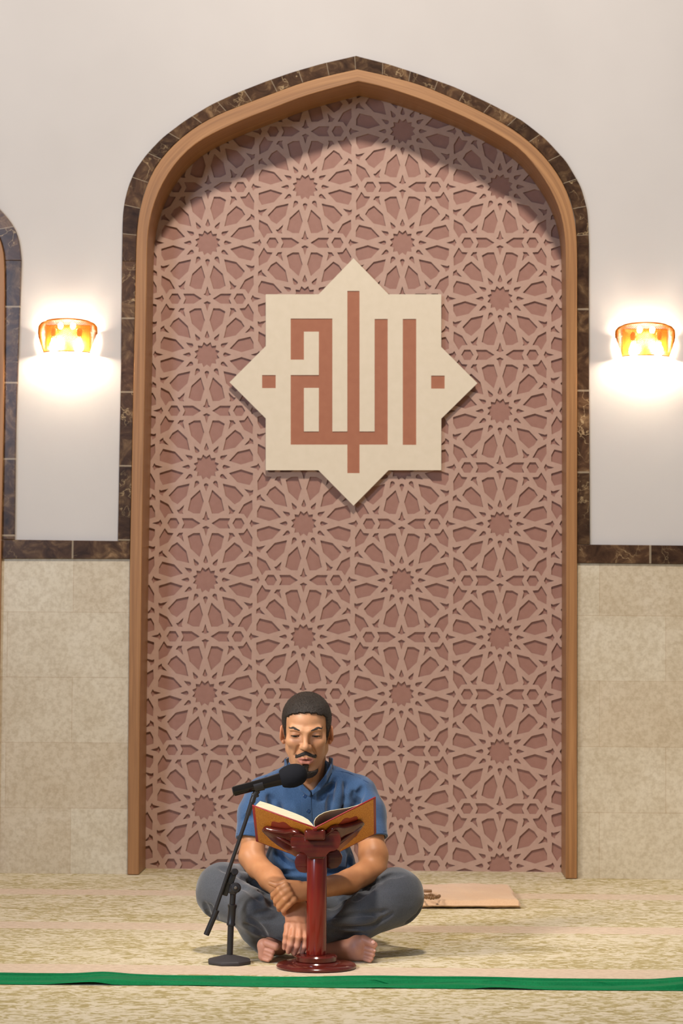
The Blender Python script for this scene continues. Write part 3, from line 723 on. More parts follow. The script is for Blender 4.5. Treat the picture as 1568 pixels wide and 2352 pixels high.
# ------------------------------------------------------------------ distance-field modelling of the man
class Field:
    def __init__(s, lo, hi, h):
        s.lo=np.array(lo,float); s.h=h; s.n=np.ceil((np.array(hi)-s.lo)/h).astype(int)+1
        s.g=np.full(s.n,0.06,np.float32)
    def sub(s, lo, hi, fr=None):
        a=np.clip(np.floor((np.array(lo)-s.lo)/s.h).astype(int),0,s.n); b=np.clip(np.ceil((np.array(hi)-s.lo)/s.h).astype(int)+1,0,s.n)
        if np.any(b<=a): return None
        ax=[(s.lo[i]+s.h*np.arange(a[i],b[i])).astype(np.float32) for i in range(3)]
        X,Y,Z=np.meshgrid(*ax,indexing='ij',sparse=True)
        return tuple(slice(a[i],b[i]) for i in range(3)),X,Y,Z
    def op(s, f, lo, hi, k=0.0, mode='add'):
        m=k+3*s.h+(0.03 if mode=='isect' else 0); r=s.sub(np.array(lo)-m,np.array(hi)+m)
        if r is None: return
        sl,X,Y,Z=r; d=f(X,Y,Z).astype(np.float32); c=s.g[sl]
        if mode=='add':
            if k>0:
                h=np.clip(0.5+0.5*(c-d)/k,0,1); c=c*(1-h)+d*h-k*h*(1-h)
            else: c=np.minimum(c,d)
        else:
            if k>0:
                h=np.clip(0.5-0.5*(c+d)/k,0,1); c=c*(1-h)-d*h+k*h*(1-h)
            else: c=np.maximum(c,-d)
        s.g[sl]=c
    def cone(s,a,b,ra,rb,k=0.01,mode='add',flat=None):
        a=np.array(a,float); b=np.array(b,float)
        ba=b-a; L=max(np.dot(ba,ba),1e-12)
        def f(X,Y,Z):
            px,py,pz=X-a[0],Y-a[1],Z-a[2]
            t=np.clip((px*ba[0]+py*ba[1]+pz*ba[2])/L,0,1)
            dx,dy,dz=px-t*ba[0],py-t*ba[1],pz-t*ba[2]
            return np.sqrt(dx*dx+dy*dy+dz*dz)-(ra+(rb-ra)*t)
        r=max(ra,rb); s.op(f,np.minimum(a,b)-r,np.maximum(a,b)+r,k,mode)
    def ell(s,c,r,R=None,k=0.01,mode='add'):
        c=np.array(c,float); r=np.array(r,float); R=np.eye(3) if R is None else np.array(R)   # rows = local axes
        def f(X,Y,Z):
            px,py,pz=X-c[0],Y-c[1],Z-c[2]
            q=[px*R[i][0]+py*R[i][1]+pz*R[i][2] for i in range(3)]
            k0=np.sqrt(sum((q[i]/r[i])**2 for i in range(3))); k1=np.sqrt(sum((q[i]/r[i]**2)**2 for i in range(3)))
            return k0*(k0-1)/np.maximum(k1,1e-6)
        m=np.max(r); s.op(f,c-m,c+m,k,mode)
    def half(s,p,n,lo,hi,k=0.004):      # remove the side n points to
        n=np.array(n,float); n/=np.linalg.norm(n); p=np.array(p)
        s.op(lambda X,Y,Z: -((X-p[0])*n[0]+(Y-p[1])*n[1]+(Z-p[2])*n[2]),lo,hi,k,'sub')
    def mesh(s):
        g=s.g; n=g.shape
        i8=(g<0)
        # active cells
        cnt=np.zeros((n[0]-1,n[1]-1,n[2]-1),np.uint8)
        for dx in(0,1):
            for dy in(0,1):
                for dz in(0,1): cnt+=i8[dx:n[0]-1+dx,dy:n[1]-1+dy,dz:n[2]-1+dz]
        act=(cnt>0)&(cnt<8); C=np.argwhere(act); idx=np.full(act.shape,-1,np.int32); idx[act]=np.arange(len(C))
        acc=np.zeros((len(C),3)); num=np.zeros(len(C))
        cr=[(0,0,0),(1,0,0),(0,1,0),(1,1,0),(0,0,1),(1,0,1),(0,1,1),(1,1,1)]
        vals={c:g[C[:,0]+c[0],C[:,1]+c[1],C[:,2]+c[2]] for c in cr}
        for c in cr:
            for ax in range(3):
                if c[ax]: continue
                d=list(c); d[ax]=1; d=tuple(d); A=vals[c]; B=vals[d]; m=(A<0)!=(B<0)
                t=np.where(m,A/np.where(m,A-B,1),0); p=np.zeros((len(C),3)); p+=c; p[:,ax]+=t
                acc[m]+=p[m]; num[m]+=1
        V=(C+acc/num[:,None])*s.h+s.lo
        Q=[]
        for ax in range(3):
            sl0=[slice(None)]*3; sl1=[slice(None)]*3; sl0[ax]=slice(0,-1); sl1[ax]=slice(1,None)
            A=i8[tuple(sl0)]; B=i8[tuple(sl1)]; E=np.argwhere(A!=B)
            o=[a for a in range(3) if a!=ax]
            ok=np.ones(len(E),bool)
            for a in o: ok&=(E[:,a]>0)&(E[:,a]<n[a]-1)
            E=E[ok]; flip=A[tuple(E.T)]
            u=np.zeros(3,int); v=np.zeros(3,int); u[o[0]]=1; v[o[1]]=1
            q=np.stack([idx[tuple((E-u-v).T)],idx[tuple((E-v).T)],idx[tuple(E.T)],idx[tuple((E-u).T)]],1)
            if ax==1: flip=~flip
            q[~flip]=q[~flip][:,::-1]; Q.append(q)
        Q=np.concatenate(Q); Q=Q[(Q>=0).all(1)]
        return V,Q
def np_mesh(V,Q,name='m'):
    me=bpy.data.meshes.new(name); me.vertices.add(len(V)); me.vertices.foreach_set('co',V.astype(np.float32).ravel())
    me.loops.add(Q.size); me.loops.foreach_set('vertex_index',Q.astype(np.int32).ravel())
    me.polygons.add(len(Q)); me.polygons.foreach_set('loop_start',np.arange(0,Q.size,4,dtype=np.int32)); me.update(calc_edges=True)
    me.polygons.foreach_set('use_smooth',np.ones(len(Q),bool)); return me
def relax(V,Q,it=1,f=0.5):
    E=np.concatenate([Q[:,[0,1]],Q[:,[1,2]],Q[:,[2,3]],Q[:,[3,0]]])
    for _ in range(it):
        a=np.zeros_like(V); n=np.bincount(np.r_[E[:,0],E[:,1]],minlength=len(V))
        for c in range(3): a[:,c]=np.bincount(np.r_[E[:,0],E[:,1]],weights=np.r_[V[E[:,1],c],V[E[:,0],c]],minlength=len(V))
        V=V*(1-f)+f*a/np.maximum(n,1)[:,None]
    return V
def snz(X,Y,Z,seed,f):
    r=np.random.RandomState(seed); o=0
    for i in range(5):
        d=r.normal(size=3); d/=np.linalg.norm(d); o=o+np.sin(f*(1+0.35*i)*(X*d[0]+Y*d[1]+Z*d[2])+r.rand()*6.28+1.3*np.sin(f*0.5*(X*d[1]-Z*d[0])+i))
    return o/5
def P(px,py,Y): return np.array(at(px,py,Y))
D0=7.2; KP=D0/F       # metres per pixel at the man
def r_(px,Y=7.2): return px*Y/F
# ---------------------------------------------------------------- head frame
TAU=math.radians(18); HO=P(704,1680,7.47)
YAW=math.radians(0)
hx=np.array([math.cos(YAW),math.sin(YAW),0]); hf=np.array([math.sin(YAW)*math.cos(TAU),-math.cos(YAW)*math.cos(TAU),-math.sin(TAU)]); hz=np.cross(hf,hx)*-1
if hz[2]<0: hz=-hz
HR=np.array([hx,hf,hz])      # rows: x right in the picture, y forward out of the face, z up
def h(x,y,z): return HO+hx*x+hf*y+hz*z
def build_head():
    f=Field(HO-[.11,.16,.25],HO+[.11,.13,.15],0.00125)
    A=dict(R=HR)
    f.ell(h(0,-.016,.034),(.0715,.094,.074),k=.0,**A)
    f.ell(h(0,.004,.052),(.064,.074,.054),k=.01,**A)       # forehead mass
    f.ell(h(0,.028,-.030),(.0560,.058,.080),k=.03,**A)
    for s in(-1,1):
        f.cone(h(s*.048,-.002,-.058),h(s*.019,.064,-.097),.013,.014,.022)
        f.cone(h(s*.053,-.004,.0),h(s*.048,-.002,-.058),.014,.013,.02)
        f.ell(h(s*.040,.056,-.010),(.021,.024,.018),k=.018,**A)
        f.cone(h(s*.012,.0815,.031),h(s*.042,.069,.033),.0095,.0085,.014)
    f.ell(h(0,.073,-.102),(.024,.019,.018),k=.016,**A)
    f.ell(h(0,.074,-.062),(.028,.018,.022),k=.014,**A)     # muzzle
    # neck
    f.cone(h(0,-.030,-.04),P(707,1850,7.56),.056,.060,.02)
    f.cone(P(688,1760,7.475),P(710,1822,7.50),.012,.008,.02); f.cone(P(728,1760,7.475),P(716,1822,7.50),.012,.008,.02)
    # eye sockets
    for s in(-1,1):
        f.ell(h(s*.030,.089,.017),(.0185,.015,.0120),k=.012,mode='sub',**A)
        f.ell(h(s*.0318,.0665,.0170),(.0160,.0145,.0142),k=.003,**A)       # lid over the ball
        f.cone(h(s*.0190,.0765,.0215),h(s*.0460,.0675,.0200),.0024,.0030,.004)   # upper lid fold
        f.cone(h(s*.0200,.0740,.0080),h(s*.0430,.0700,.0085),.0026,.0022,.006)   # lower lid
        f.ell(h(s*.0318,.0800,.0130),(.0138,.0120,.0030),k=.001,mode='sub',**A)  # opening
    # nose
    f.cone(h(0,.0800,.027),h(0,.1010,-.010),.0060,.0082,.012)
    f.ell(h(0,.1025,-.0135),(.0105,.0105,.0095),k=.009,**A)
    for s in(-1,1):
        f.ell(h(s*.0125,.0920,-.0175),(.0068,.0110,.0075),k=.008,**A)
        f.cone(h(s*.006,.0985,-.0270),h(s*.007,.0955,-.0195),.0028,.0026,.0025,mode='sub')
        f.cone(h(s*.0200,.0810,-.020),h(s*.0330,.0680,-.052),.0014,.0010,.012,mode='sub')
    # philtrum / lips
    for s in(-1,1):
        f.cone(h(s*.0045,.0945,-.0525),h(s*.0245,.0805,-.0582),.0042,.0022,.005)
    f.cone(h(-.0110,.0925,-.0670),h(.0110,.0925,-.0670),.0052,.0052,.004)
    for s in(-1,1): f.cone(h(s*.0110,.0925,-.0670),h(s*.0245,.0805,-.0612),.0050,.0022,.004)
    f.cone(h(-.0180,.0945,-.0588),h(.0180,.0945,-.0588),.0020,.0020,.0015,mode='sub')
    f.ell(h(.001,.096,-.0590),(.0095,.011,.0030),k=.0015,mode='sub',**A)
    f.cone(h(-.012,.0905,-.0790),h(.012,.0905,-.0790),.0035,.0035,.008,mode='sub')
    f.noear=f.g.copy()
    # ears
    for s in(-1,1):
        Re=np.array([hx,hf,hz]); 
        c=h(s*.0760,-.004,-.008)
        ax=np.array([[.93,-s*.36,0],[s*.36,.93,.0],[0,0,1]]); RR=np.array([ax[i][0]*hx+ax[i][1]*hf+ax[i][2]*hz for i in range(3)])
        f.ell(c,(.0070,.0165,.0270),R=RR,k=.006)
        f.ell(h(s*.0845,.003,-.003),(.0045,.0090,.0170),R=RR,k=.003,mode='sub')
        f.ell(h(s*.0780,.004,-.012),(.0030,.0050,.0070),R=RR,k=.003)
        f.ell(h(s*.0715,.002,-.033),(.0050,.0075,.0080),R=RR,k=.004)
    return f
hf_=build_head()
def local(V):
    d=V-HO; return d@hx, d@hf, d@hz
def grid_local(f):
    ax=[(f.lo[i]+f.h*np.arange(f.n[i])).astype(np.float32) for i in range(3)]
    X,Y,Z=np.meshgrid(*ax,indexing='ij',sparse=True)
    X=X-HO[0];Y=Y-HO[1];Z=Z-HO[2]
    return [X*HR[i][0]+Y*HR[i][1]+Z*HR[i][2] for i in range(3)]
man=empty('person',(float(HO[0]),7.5,0),'cross-legged man in blue short-sleeved shirt and grey trousers reading aloud','person')
# ---- hair
X,Y,Z=grid_local(hf_)
def smx(a,b,k=0.004):
    hh=np.clip(0.5-0.5*(b-a)/k,0,1); return a*hh+b*(1-hh)+k*hh*(1-hh)
tex=0.0008*np.sin(X*900+6*np.sin(Z*300))*np.sin(Y*700+Z*500)
cap=(0.0310+0.80*Y)-Z                                   # below this plane no hair
cap=cap+0.0018*np.sin(X*260)+0.0012*np.sin(X*610+1)
front=cap
side=np.maximum(np.maximum(Y-(0.036-0.25*np.maximum(0,0.03-Z)),0.001*0-Z+0.0),0.047-np.abs(X))
burn=np.maximum(np.maximum(np.abs(Y-(0.020+0.0*Z))-(0.0075+0.10*(Z+.035)),-0.033-Z),0.046-np.abs(X))
burn=np.maximum(burn,Z-.02)
reg=np.minimum(np.minimum(front,side),burn)
thick=np.clip(0.0015+0.055*(Z+0.02),0.0012,0.0085)
hd=hf_.noear-thick
earcut=0.0
hg=smx(hd,reg.astype(np.float32),0.004)+tex
ecl=np.maximum(-(hf_.g-0.0012), -(np.abs(X)-0.066)*1.0+0*Y)     # leave the ears free
hg=np.where((hf_.noear-hf_.g)>0.0006, np.maximum(hg,-(hf_.g-0.0005)), hg)
hg=np.maximum(hg, np.minimum(0.0135-np.sqrt((Y+.004)**2*0.55+(Z+.008)**2*0.22), np.abs(X)-.069).astype(np.float32))
def strands(V,Q,n,L,w,flow,seed=1,lift=0.5):
    r=np.random.RandomState(seed)
    A=V[Q[:,1]]-V[Q[:,0]]; B=V[Q[:,3]]-V[Q[:,0]]; N=np.cross(A,B); ar=np.linalg.norm(N,axis=1); N/=np.maximum(ar,1e-12)[:,None]
    ids=r.choice(len(Q),n,p=ar/ar.sum()); p=V[Q[ids]].mean(1); N=N[ids]
    if ((p-p.mean(0))*N).sum()<0: N=-N
    d=flow(p,N)+r.normal(size=(n,3))*0.30; d-=N*(d*N).sum(1)[:,None]; d/=np.maximum(np.linalg.norm(d,axis=1),1e-9)[:,None]
    ln=(L*(0.6+0.8*r.rand(n)))[:,None]; sd=np.cross(d,N)
    t1=d*(1-lift)+N*lift; t1/=np.linalg.norm(t1,axis=1)[:,None]; t2=d*(1-lift*0.35)+N*lift*0.35; t2/=np.linalg.norm(t2,axis=1)[:,None]
    b0=p-N*0.0008; b1=b0+t1*ln*0.45; b2=b1+t2*ln*0.55
    ww=w*(0.7+0.6*r.rand(n))[:,None]
    vs=np.stack([b0-sd*ww,b0+sd*ww,b0+N*ww,b1-sd*ww*.8,b1+sd*ww*.8,b1+N*ww*.8,b2,],1).reshape(-1,3)
    fs=[]
    base=np.arange(n)*7
    me=bpy.data.meshes.new('st')
    quads=np.concatenate([np.stack([base+a,base+b,base+b+3,base+a+3],1) for a,b in ((0,1),(1,2),(2,0))]); tris=np.concatenate([np.stack([base+3+a,base+3+b,base+6],1) for a,b in ((0,1),(1,2),(2,0))])
    me.from_pydata(vs.tolist(),[],quads.tolist()+tris.tolist()); me.update(); return me
def hairflow(p,N):
    q=np.tile(hf*0.9-hz*0.35,(len(p),1)); return q
def chinflow(p,N): return np.tile(-hz+hf*0.2,(len(p),1))+((p-HO)@hx)[:,None]*hx[None]*12
def stacheflow(p,N):
    x=((p-HO)@hx)[:,None]; return np.sign(x)*hx[None]*0.9-hz[None]*0.8
def browflow(p,N):
    x=((p-HO)@hx)[:,None]; return np.sign(x)*hx[None]*1.0+hz[None]*0.25
fh2=Field([0,0,0],[.01,.01,.01],.01); fh2.lo=hf_.lo; fh2.h=hf_.h; fh2.n=hf_.n; fh2.g=hg.astype(np.float32)
a=Mat('hair_black',0.42,0.45,(24,20,18)); v=a.coord('Object',(1,1,0.35)); f=a.noise(v,520,4,0.7); g=a.noise(a.coord('Object'),70,3); a.color(a.mix(a.math('MULTIPLY',g,0.45),a.ramp(f,[(0.35,(18,14,12)),(0.6,(38,30,24)),(0.8,(78,62,48))]),lin((58,45,34)))); a.bump(f,0.9,0.002); M['hair']=a.m
V,Q=fh2.mesh(); V=relax(V,Q,3); obj('hair',join([np_mesh(V,Q),strands(V,Q,16000,.0060,.00030,hairflow,1,0.30)]),M['hair'],man,smooth=False)
# ---- beard: moustache, soul patch, goatee
def patch(fn,th,name,flow=None,cnt=500,L_=.004):
    reg=fn(X,Y,Z); g=smx(hf_.g-th,np.broadcast_to(reg,hf_.g.shape).astype(np.float32),0.0025)+tex*0.5
    fb=Field([0,0,0],[.01,.01,.01],.01); fb.lo=hf_.lo; fb.h=hf_.h; fb.n=hf_.n; fb.g=g.astype(np.float32)
    V,Q=fb.mesh()
    if len(V):
        V=relax(V,Q,2); obj(name,join([np_mesh(V,Q),strands(V,Q,cnt,L_,.00022,flow,7,0.35)]),M['hair'],man,smooth=False)
ax_=np.abs(X)
mz=-0.0378-0.0165*np.clip(ax_/0.033,0,1)**1.25
patch(lambda X,Y,Z: np.maximum(np.maximum(np.abs(Z-mz)-(0.0058-0.0022*np.clip(ax_/.034,0,1)),ax_-0.0325),0.05-Y),0.0026,'moustache',stacheflow,1100,.0045)
def goat(X,Y,Z):
    soul=np.maximum(np.maximum(ax_-(0.0105-0.25*np.clip(-.078-Z,0,.02)),np.abs(Z+.0800)-.0050),.04-Y)
    top=-0.0955-0.0015*np.clip(ax_/.034,0,1)
    chin=np.maximum(np.maximum(-.1240+.011*np.clip(ax_/.037,0,1.2)**3-Z,ax_-.0365),np.maximum(Z-top,.022-Y))
    mid=np.maximum(np.maximum(ax_-.0075,np.abs(Z+.091)-.009),.04-Y)
    return np.minimum(np.minimum(soul,chin),mid)
patch(goat,0.0050,'beard',chinflow,1800,.0045)
# ---- eyebrows
def brow(X,Y,Z):
    zc=0.0350+0.0055*np.clip((ax_-.017)/.022,0,1)-0.0055*np.clip((ax_-.039)/.016,0,1)
    return np.maximum(np.maximum(np.abs(Z-zc)-(0.0038-0.0022*np.clip((ax_-.034)/.02,0,1)-.0016*np.clip((.030-ax_)/.014,0,1)),np.maximum(0.0155-ax_,ax_-0.0515)),.03-Y)
patch(lambda X,Y,Z:np.maximum(brow(X,Y,Z),X),0.0008,'eyebrow',browflow,400,.0042)
patch(lambda X,Y,Z:np.maximum(brow(X,Y,Z),-X),0.0008,'eyebrow',browflow,400,.0042)
# ---- eyes
a=Mat('eye',0.12,0.6); v=a.coord('Generated'); sx=a.n('ShaderNodeSeparateXYZ'); a.l(v,sx.inputs[0])
M['eye_white']=Mat('eye_white',0.15,0.5,(205,196,188)).m; M['iris']=Mat('iris',0.1,0.6,(30,18,12)).m; M['lash']=Mat('lash',0.7,0.2,(22,16,14)).m
for s in(-1,1):
    bm=bmesh.new(); bmesh.ops.create_uvsphere(bm,u_segments=32,v_segments=20,radius=0.0122,matrix=Matrix.Translation(Vector(h(s*.0318,.0665,.0150)))); e=obj('eye',bm,M['eye_white'],man)
    gz=(hf*0.97-hz*0.20-hx*0.02); gz/=np.linalg.norm(gz); c=h(s*.0318,.0665,.0150)+gz*0.0088
    obj('iris',lathe([(0.0070,0.0),(0.0062,0.0022),(0.003,0.0036),(0.0005,0.0039)],tuple(c),tuple(gz),n=28),M['iris'],e)
    pts=[h(s*(.0190+.0275*t),.0822-.0085*(2*t-1)**2-.0015*t,.0132+.0026*math.sin(math.pi*t)-.001*t) for t in np.linspace(0,1,10)]
    obj('eyelashes',tube([tuple(p) for p in pts],[.0004]+[.0009]*8+[.0004],8),M['lash'],man)
# ---------------------------------------------------------------- body below the head
b=Field([P(440,2000,7.2)[0],6.95,-0.01],[P(985,2000,7.2)[0],7.85,P(700,1740,7.4)[2]],0.0018)
b.cone(P(707,1780,7.52),P(707,1870,7.60),.050,.050,.02)
b.cone(P(640,1830,7.58),P(778,1830,7.58),.035,.035,.03); b.ell(P(710,1900,7.60),(.10,.06,.11),k=.03); b.cone(P(710,1930,7.6),P(710,2060,7.66),.085,.10,.03)
# collar bones / chest front
# his right arm (left in the picture)
b.cone(P(606,1840,7.55),P(583,1920,7.475),.028,.037,.015); b.cone(P(583,1920,7.475),P(578,1968,7.44),.037,.0385,.015)
b.cone(P(578,1968,7.44),P(592,1994,7.41),.0385,.0345,.012)
b.cone(P(588,1985,7.42),P(622,2018,7.34),.0345,.0365,.012)
b.cone(P(622,2018,7.34),P(668,2068,7.22),.0365,.026,.012)
b.cone(P(668,2068,7.22),P(680,2088,7.19),.026,.023,.01)
# his left arm (right in the picture)
b.cone(P(822,1840,7.55),P(850,1920,7.475),.028,.0390,.015); b.cone(P(850,1920,7.475),P(857,1965,7.44),.039,.0435,.015)
b.cone(P(857,1965,7.44),P(858,1996,7.42),.0435,.039,.015)
b.cone(P(855,1995,7.42),P(800,2026,7.33),.039,.036,.014)
b.cone(P(800,2026,7.33),P(718,2044,7.19),.036,.0265,.014)
b.cone(P(718,2044,7.19),P(702,2046,7.165),.0265,.025,.01)
def finger(pts,Ys,rs,k=.004):
    q=[P(x,y,Yv) for (x,y),Yv in zip(pts,Ys)]
    for i in range(len(q)-1): b.cone(q[i],q[i+1],rs[i],rs[i+1],k if i else .006)
    return q
# hand clasping the other wrist (fingers wrap leftwards and down)
b.cone(P(700,2042,7.158),P(664,2040,7.135),.0215,.0165,.010); b.cone(P(700,2055,7.158),P(672,2062,7.140),.019,.0155,.010)
b.cone(P(690,2048,7.155),P(666,2052,7.136),.021,.017,.012)
finger([(656,2034),(641,2043),(628,2055),(627,2062)],[7.122,7.118,7.137,7.160],[.0110,.0098,.0088,.0078])
finger([(661,2044),(648,2055),(634,2069),(634,2077)],[7.119,7.112,7.132,7.157],[.0112,.0100,.0090,.0080])
finger([(666,2055),(655,2066),(641,2082),(641,2089)],[7.119,7.110,7.128,7.152],[.0112,.0098,.0088,.0078])
finger([(674,2066),(664,2077),(651,2091),(652,2097)],[7.122,7.114,7.130,7.150],[.0105,.0088,.0078,.0070])
finger([(684,2032),(655,2029),(636,2033),(620,2028)],[7.150,7.150,7.150,7.155],[.0130,.0115,.0095,.0070])
for (x,y) in ((656,2034),(661.5,2045),(667,2056),(675,2067)): b.ell(P(x,y,7.119),(.0080,.0070,.0080),k=.008)
# hand hanging down
b.cone(P(670,2080,7.185),P(664,2128,7.132),.0185,.0125,.014); b.cone(P(690,2080,7.185),P(697,2132,7.132),.0185,.0125,.014)
b.cone(P(680,2082,7.180),P(682,2130,7.130),.0215,.0135,.014)
finger([(661,2126),(657,2148),(655,2164),(653,2177)],[7.13, 7.109, 7.108, 7.122],[.0100,.0092,.0085,.0072])
finger([(674,2128),(671,2152),(667,2170),(662,2186)],[7.126, 7.102, 7.102, 7.12],[.0104,.0095,.0088,.0075])
finger([(687,2129),(686,2154),(682,2173),(676,2190)],[7.126, 7.103, 7.104, 7.124],[.0104,.0095,.0086,.0074])
finger([(699,2131),(701,2154),(699,2174),(693,2192)],[7.13, 7.11, 7.11, 7.128],[.0100,.0090,.0080,.0070])
finger([(704,2096),(716,2118),(720,2140),(718,2158)],[7.17,7.15,7.14,7.14],[.0125,.0110,.0100,.0085])
for (x,y) in ((661,2126),(674,2127),(687,2128),(699,2131)): b.ell(P(x,y,7.1255),(.0080,.0070,.0100),k=.009)
# his right foot (right in the picture), lying on its outer side
b.cone(P(690,2176,7.30),P(740,2185,7.27),.034,.030,.02)
b.cone(P(740,2188,7.27),P(818,2176,7.235),.0255,.0300,.02)
b.cone(P(820,2164,7.235),P(836,2160,7.225),.0200,.0150,.015)
b.cone(P(790,2193,7.25),P(838,2197,7.23),.0165,.0130,.015)
for (p0,p1,r0_,r1_) in (((834,2158),(853,2166),.0140,.0115),((838,2177),(857,2183),.0090,.0082),((840,2188),(856,2193),.0082,.0072),((840,2197),(853,2202),.0075,.0066),((838,2203),(849,2208.5),.0068,.0060)):
    b.cone(P(*p0,7.222),P(*p1,7.212),r0_,r1_,.0018)
b.ell(P(859,2170,7.208),(.0100,.0095,.0105),k=.004)
# his left foot (left in the picture), toes seen end on
b.cone(P(640,2168,7.33),P(606,2172,7.215),.034,.0185,.02); b.cone(P(606,2170,7.215),P(604,2196,7.215),.0180,.0150,.01)
for (p0,p1,r0_,r1_) in (((612,2166),(633,2174),.0120,.0118),((612,2182),(625,2187),.0085,.0086),((611,2190),(623,2196),.0078,.0076),((610,2198),(621,2201.5),.0068,.0064),((606,2203),(616,2206),.0060,.0058)):
    b.cone(P(*p0,7.200),P(*p1,7.192),r0_,r1_,.0012)
# drop anything under the floor
b.half((0,7.4,0.0015),(0,0,-1),(b.lo[0],b.lo[1],-0.02),(b.lo[0]+1,7.9,0.002),.002)
V1,Q1=b.mesh(); V1=relax(V1,Q1,1,0.35)
V2,Q2=hf_.mesh(); V2=relax(V2,Q2,1,0.4)
# colour of the skin by place
def colr(V,head):
    n=len(V); c=np.tile(np.array(lin((197,147,110))[:3]),(n,1))
    def blend(mask,rgb): 
        nonlocal c
        m_=np.clip(mask,0,1)[:,None]; c=c*(1-m_)+np.array(lin(rgb)[:3])*m_
    if head:
        x,y,z=local(V)
        lipu=1-np.clip((np.abs(z+.0540+.18*np.abs(x))-.0040)/.0015,0,1); lipl=1-np.clip((np.abs(z+.0662-.22*np.abs(x))-.0058)/.0018,0,1)
        inx=np.clip((.0255-np.abs(x))/.003,0,1)*(y>.065)
        blend(np.maximum(lipu,lipl)*inx,(182,120,106))
        blend((np.abs(z+.0589)<.0016)*inx*(np.abs(x)<.019)*0.7,(90,40,36))
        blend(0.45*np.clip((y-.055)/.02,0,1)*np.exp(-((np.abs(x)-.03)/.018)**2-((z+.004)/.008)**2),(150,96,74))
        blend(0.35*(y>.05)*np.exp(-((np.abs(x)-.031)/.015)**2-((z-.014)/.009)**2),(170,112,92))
        blend(0.28*np.clip((-z-.045)/.03,0,1)*(y>-.01),(150,108,84))
        blend(0.4*(np.abs(x)>.071)*(z>-.04)*(z<.04),(206,118,84))
    else:
        c=np.tile(np.array(lin((190,134,92))[:3]),(n,1))
        hand=np.clip((P(0,2070,7.2)[2]-V[:,2])/.03,0,1)
        blend(hand*0.6,(200,140,112))
        foot=np.clip((P(0,2140,7.2)[2]-V[:,2])/.02,0,1)
        blend(foot*0.9,(204,150,130))
    return c
C=np.vstack([colr(V1,False),colr(V2,True)]); V=np.vstack([V1,V2]); Q=np.vstack([Q1,Q2+len(V1)])
me=np_mesh(V,Q,'body'); ca=me.color_attributes.new('skin_tone','FLOAT_COLOR','POINT'); ca.data.foreach_set('color',np.hstack([C,np.ones((len(C),1))]).astype(np.float32).ravel())
a=Mat('skin',0.46,0.4); at_=a.n('ShaderNodeVertexColor',layer_name='skin_tone'); v=a.coord('Object')
g=a.ramp(a.noise(v,35,4),[(0.3,(232,220,214)),(0.7,(255,255,255))]); c=a.mix(0.6,at_.outputs[0],g,'MULTIPLY'); a.color(c)
a.set('Subsurface Weight',0.12); a.set('Subsurface Radius',(0.010,0.004,0.002)); a.set('Subsurface Scale',0.6); a.bump(a.noise(v,600,3),0.12,0.0006); M['skin']=a.m
obj('body',me,M['skin'],man)
# nails
a=Mat('nail',0.25,0.5,(222,170,150)); M['nail']=a.m
def nail(p,Yv,d,w_,l_):
    c=P(*p,Yv); d=np.array(d,float); d/=np.linalg.norm(d)
    up=np.array([0,-1,0.12]); xx=np.cross(d,up); xx/=np.linalg.norm(xx); up=np.cross(xx,d)
    f=Field(c-.014,c+.014,.0007); f.ell(c,(w_,l_,.0011),R=np.array([xx,d,up]),k=0); V,Q=f.mesh(); return np_mesh(V,Q)
nl=[nail(p,y,d,.0048,.0062) for p,y,d in (((653.5,2174),7.1145,(-.1,-.35,-1)),((663,2183),7.1125,(-.25,-.35,-1)),((677,2187),7.1165,(-.25,-.35,-1)),((694,2189),7.1215,(-.2,-.35,-1)))]
nl.append(nail((856.5,2164),7.1975,(1,-.2,-.5),.0055,.0060)); nl.append(nail((860,2183),7.204,(1,-.2,-.3),.0036,.0036))
for n_ in nl: obj('nail',n_,M['nail'],man)
# ---------------------------------------------------------------- trousers
t=Field([P(430,2000,7.2)[0],6.98,-0.01],[P(1000,2000,7.2)[0],7.95,P(700,1950,7.4)[2]],0.0030)
t.ell(P(708,2075,7.66),(.165,.13,.105),k=.03)
t.cone(P(660,2050,7.62),P(516,2040,7.42),.088,.075,.03)
t.ell(P(509,2043,7.40),(.078,.082,.079),k=.02)
t.cone(P(511,2062,7.39),P(600,2098,7.28),.068,.064,.025)
t.cone(P(600,2098,7.28),P(668,2128,7.25),.064,.043,.02)
t.cone(P(655,2125,7.25),P(672,2155,7.30),.040,.028,.02)
t.cone(P(585,2135,7.33),P(615,2168,7.37),.045,.043,.025)
t.cone(P(760,2055,7.62),P(908,2052,7.42),.088,.076,.03)
t.ell(P(912,2056,7.40),(.081,.084,.077),k=.02)
t.cone(P(909,2075,7.39),P(820,2106,7.31),.070,.066,.025)
t.cone(P(820,2106,7.31),P(735,2128,7.27),.066,.050,.025)
t.cone(P(735,2128,7.27),P(700,2140,7.30),.050,.040,.02)
t.cone(P(742,2090,7.25),P(815,2062,7.34),.034,.014,.025,mode='sub')
t.cone(P(604,2050,7.29),P(650,2088,7.20),.014,.026,.02,mode='sub')
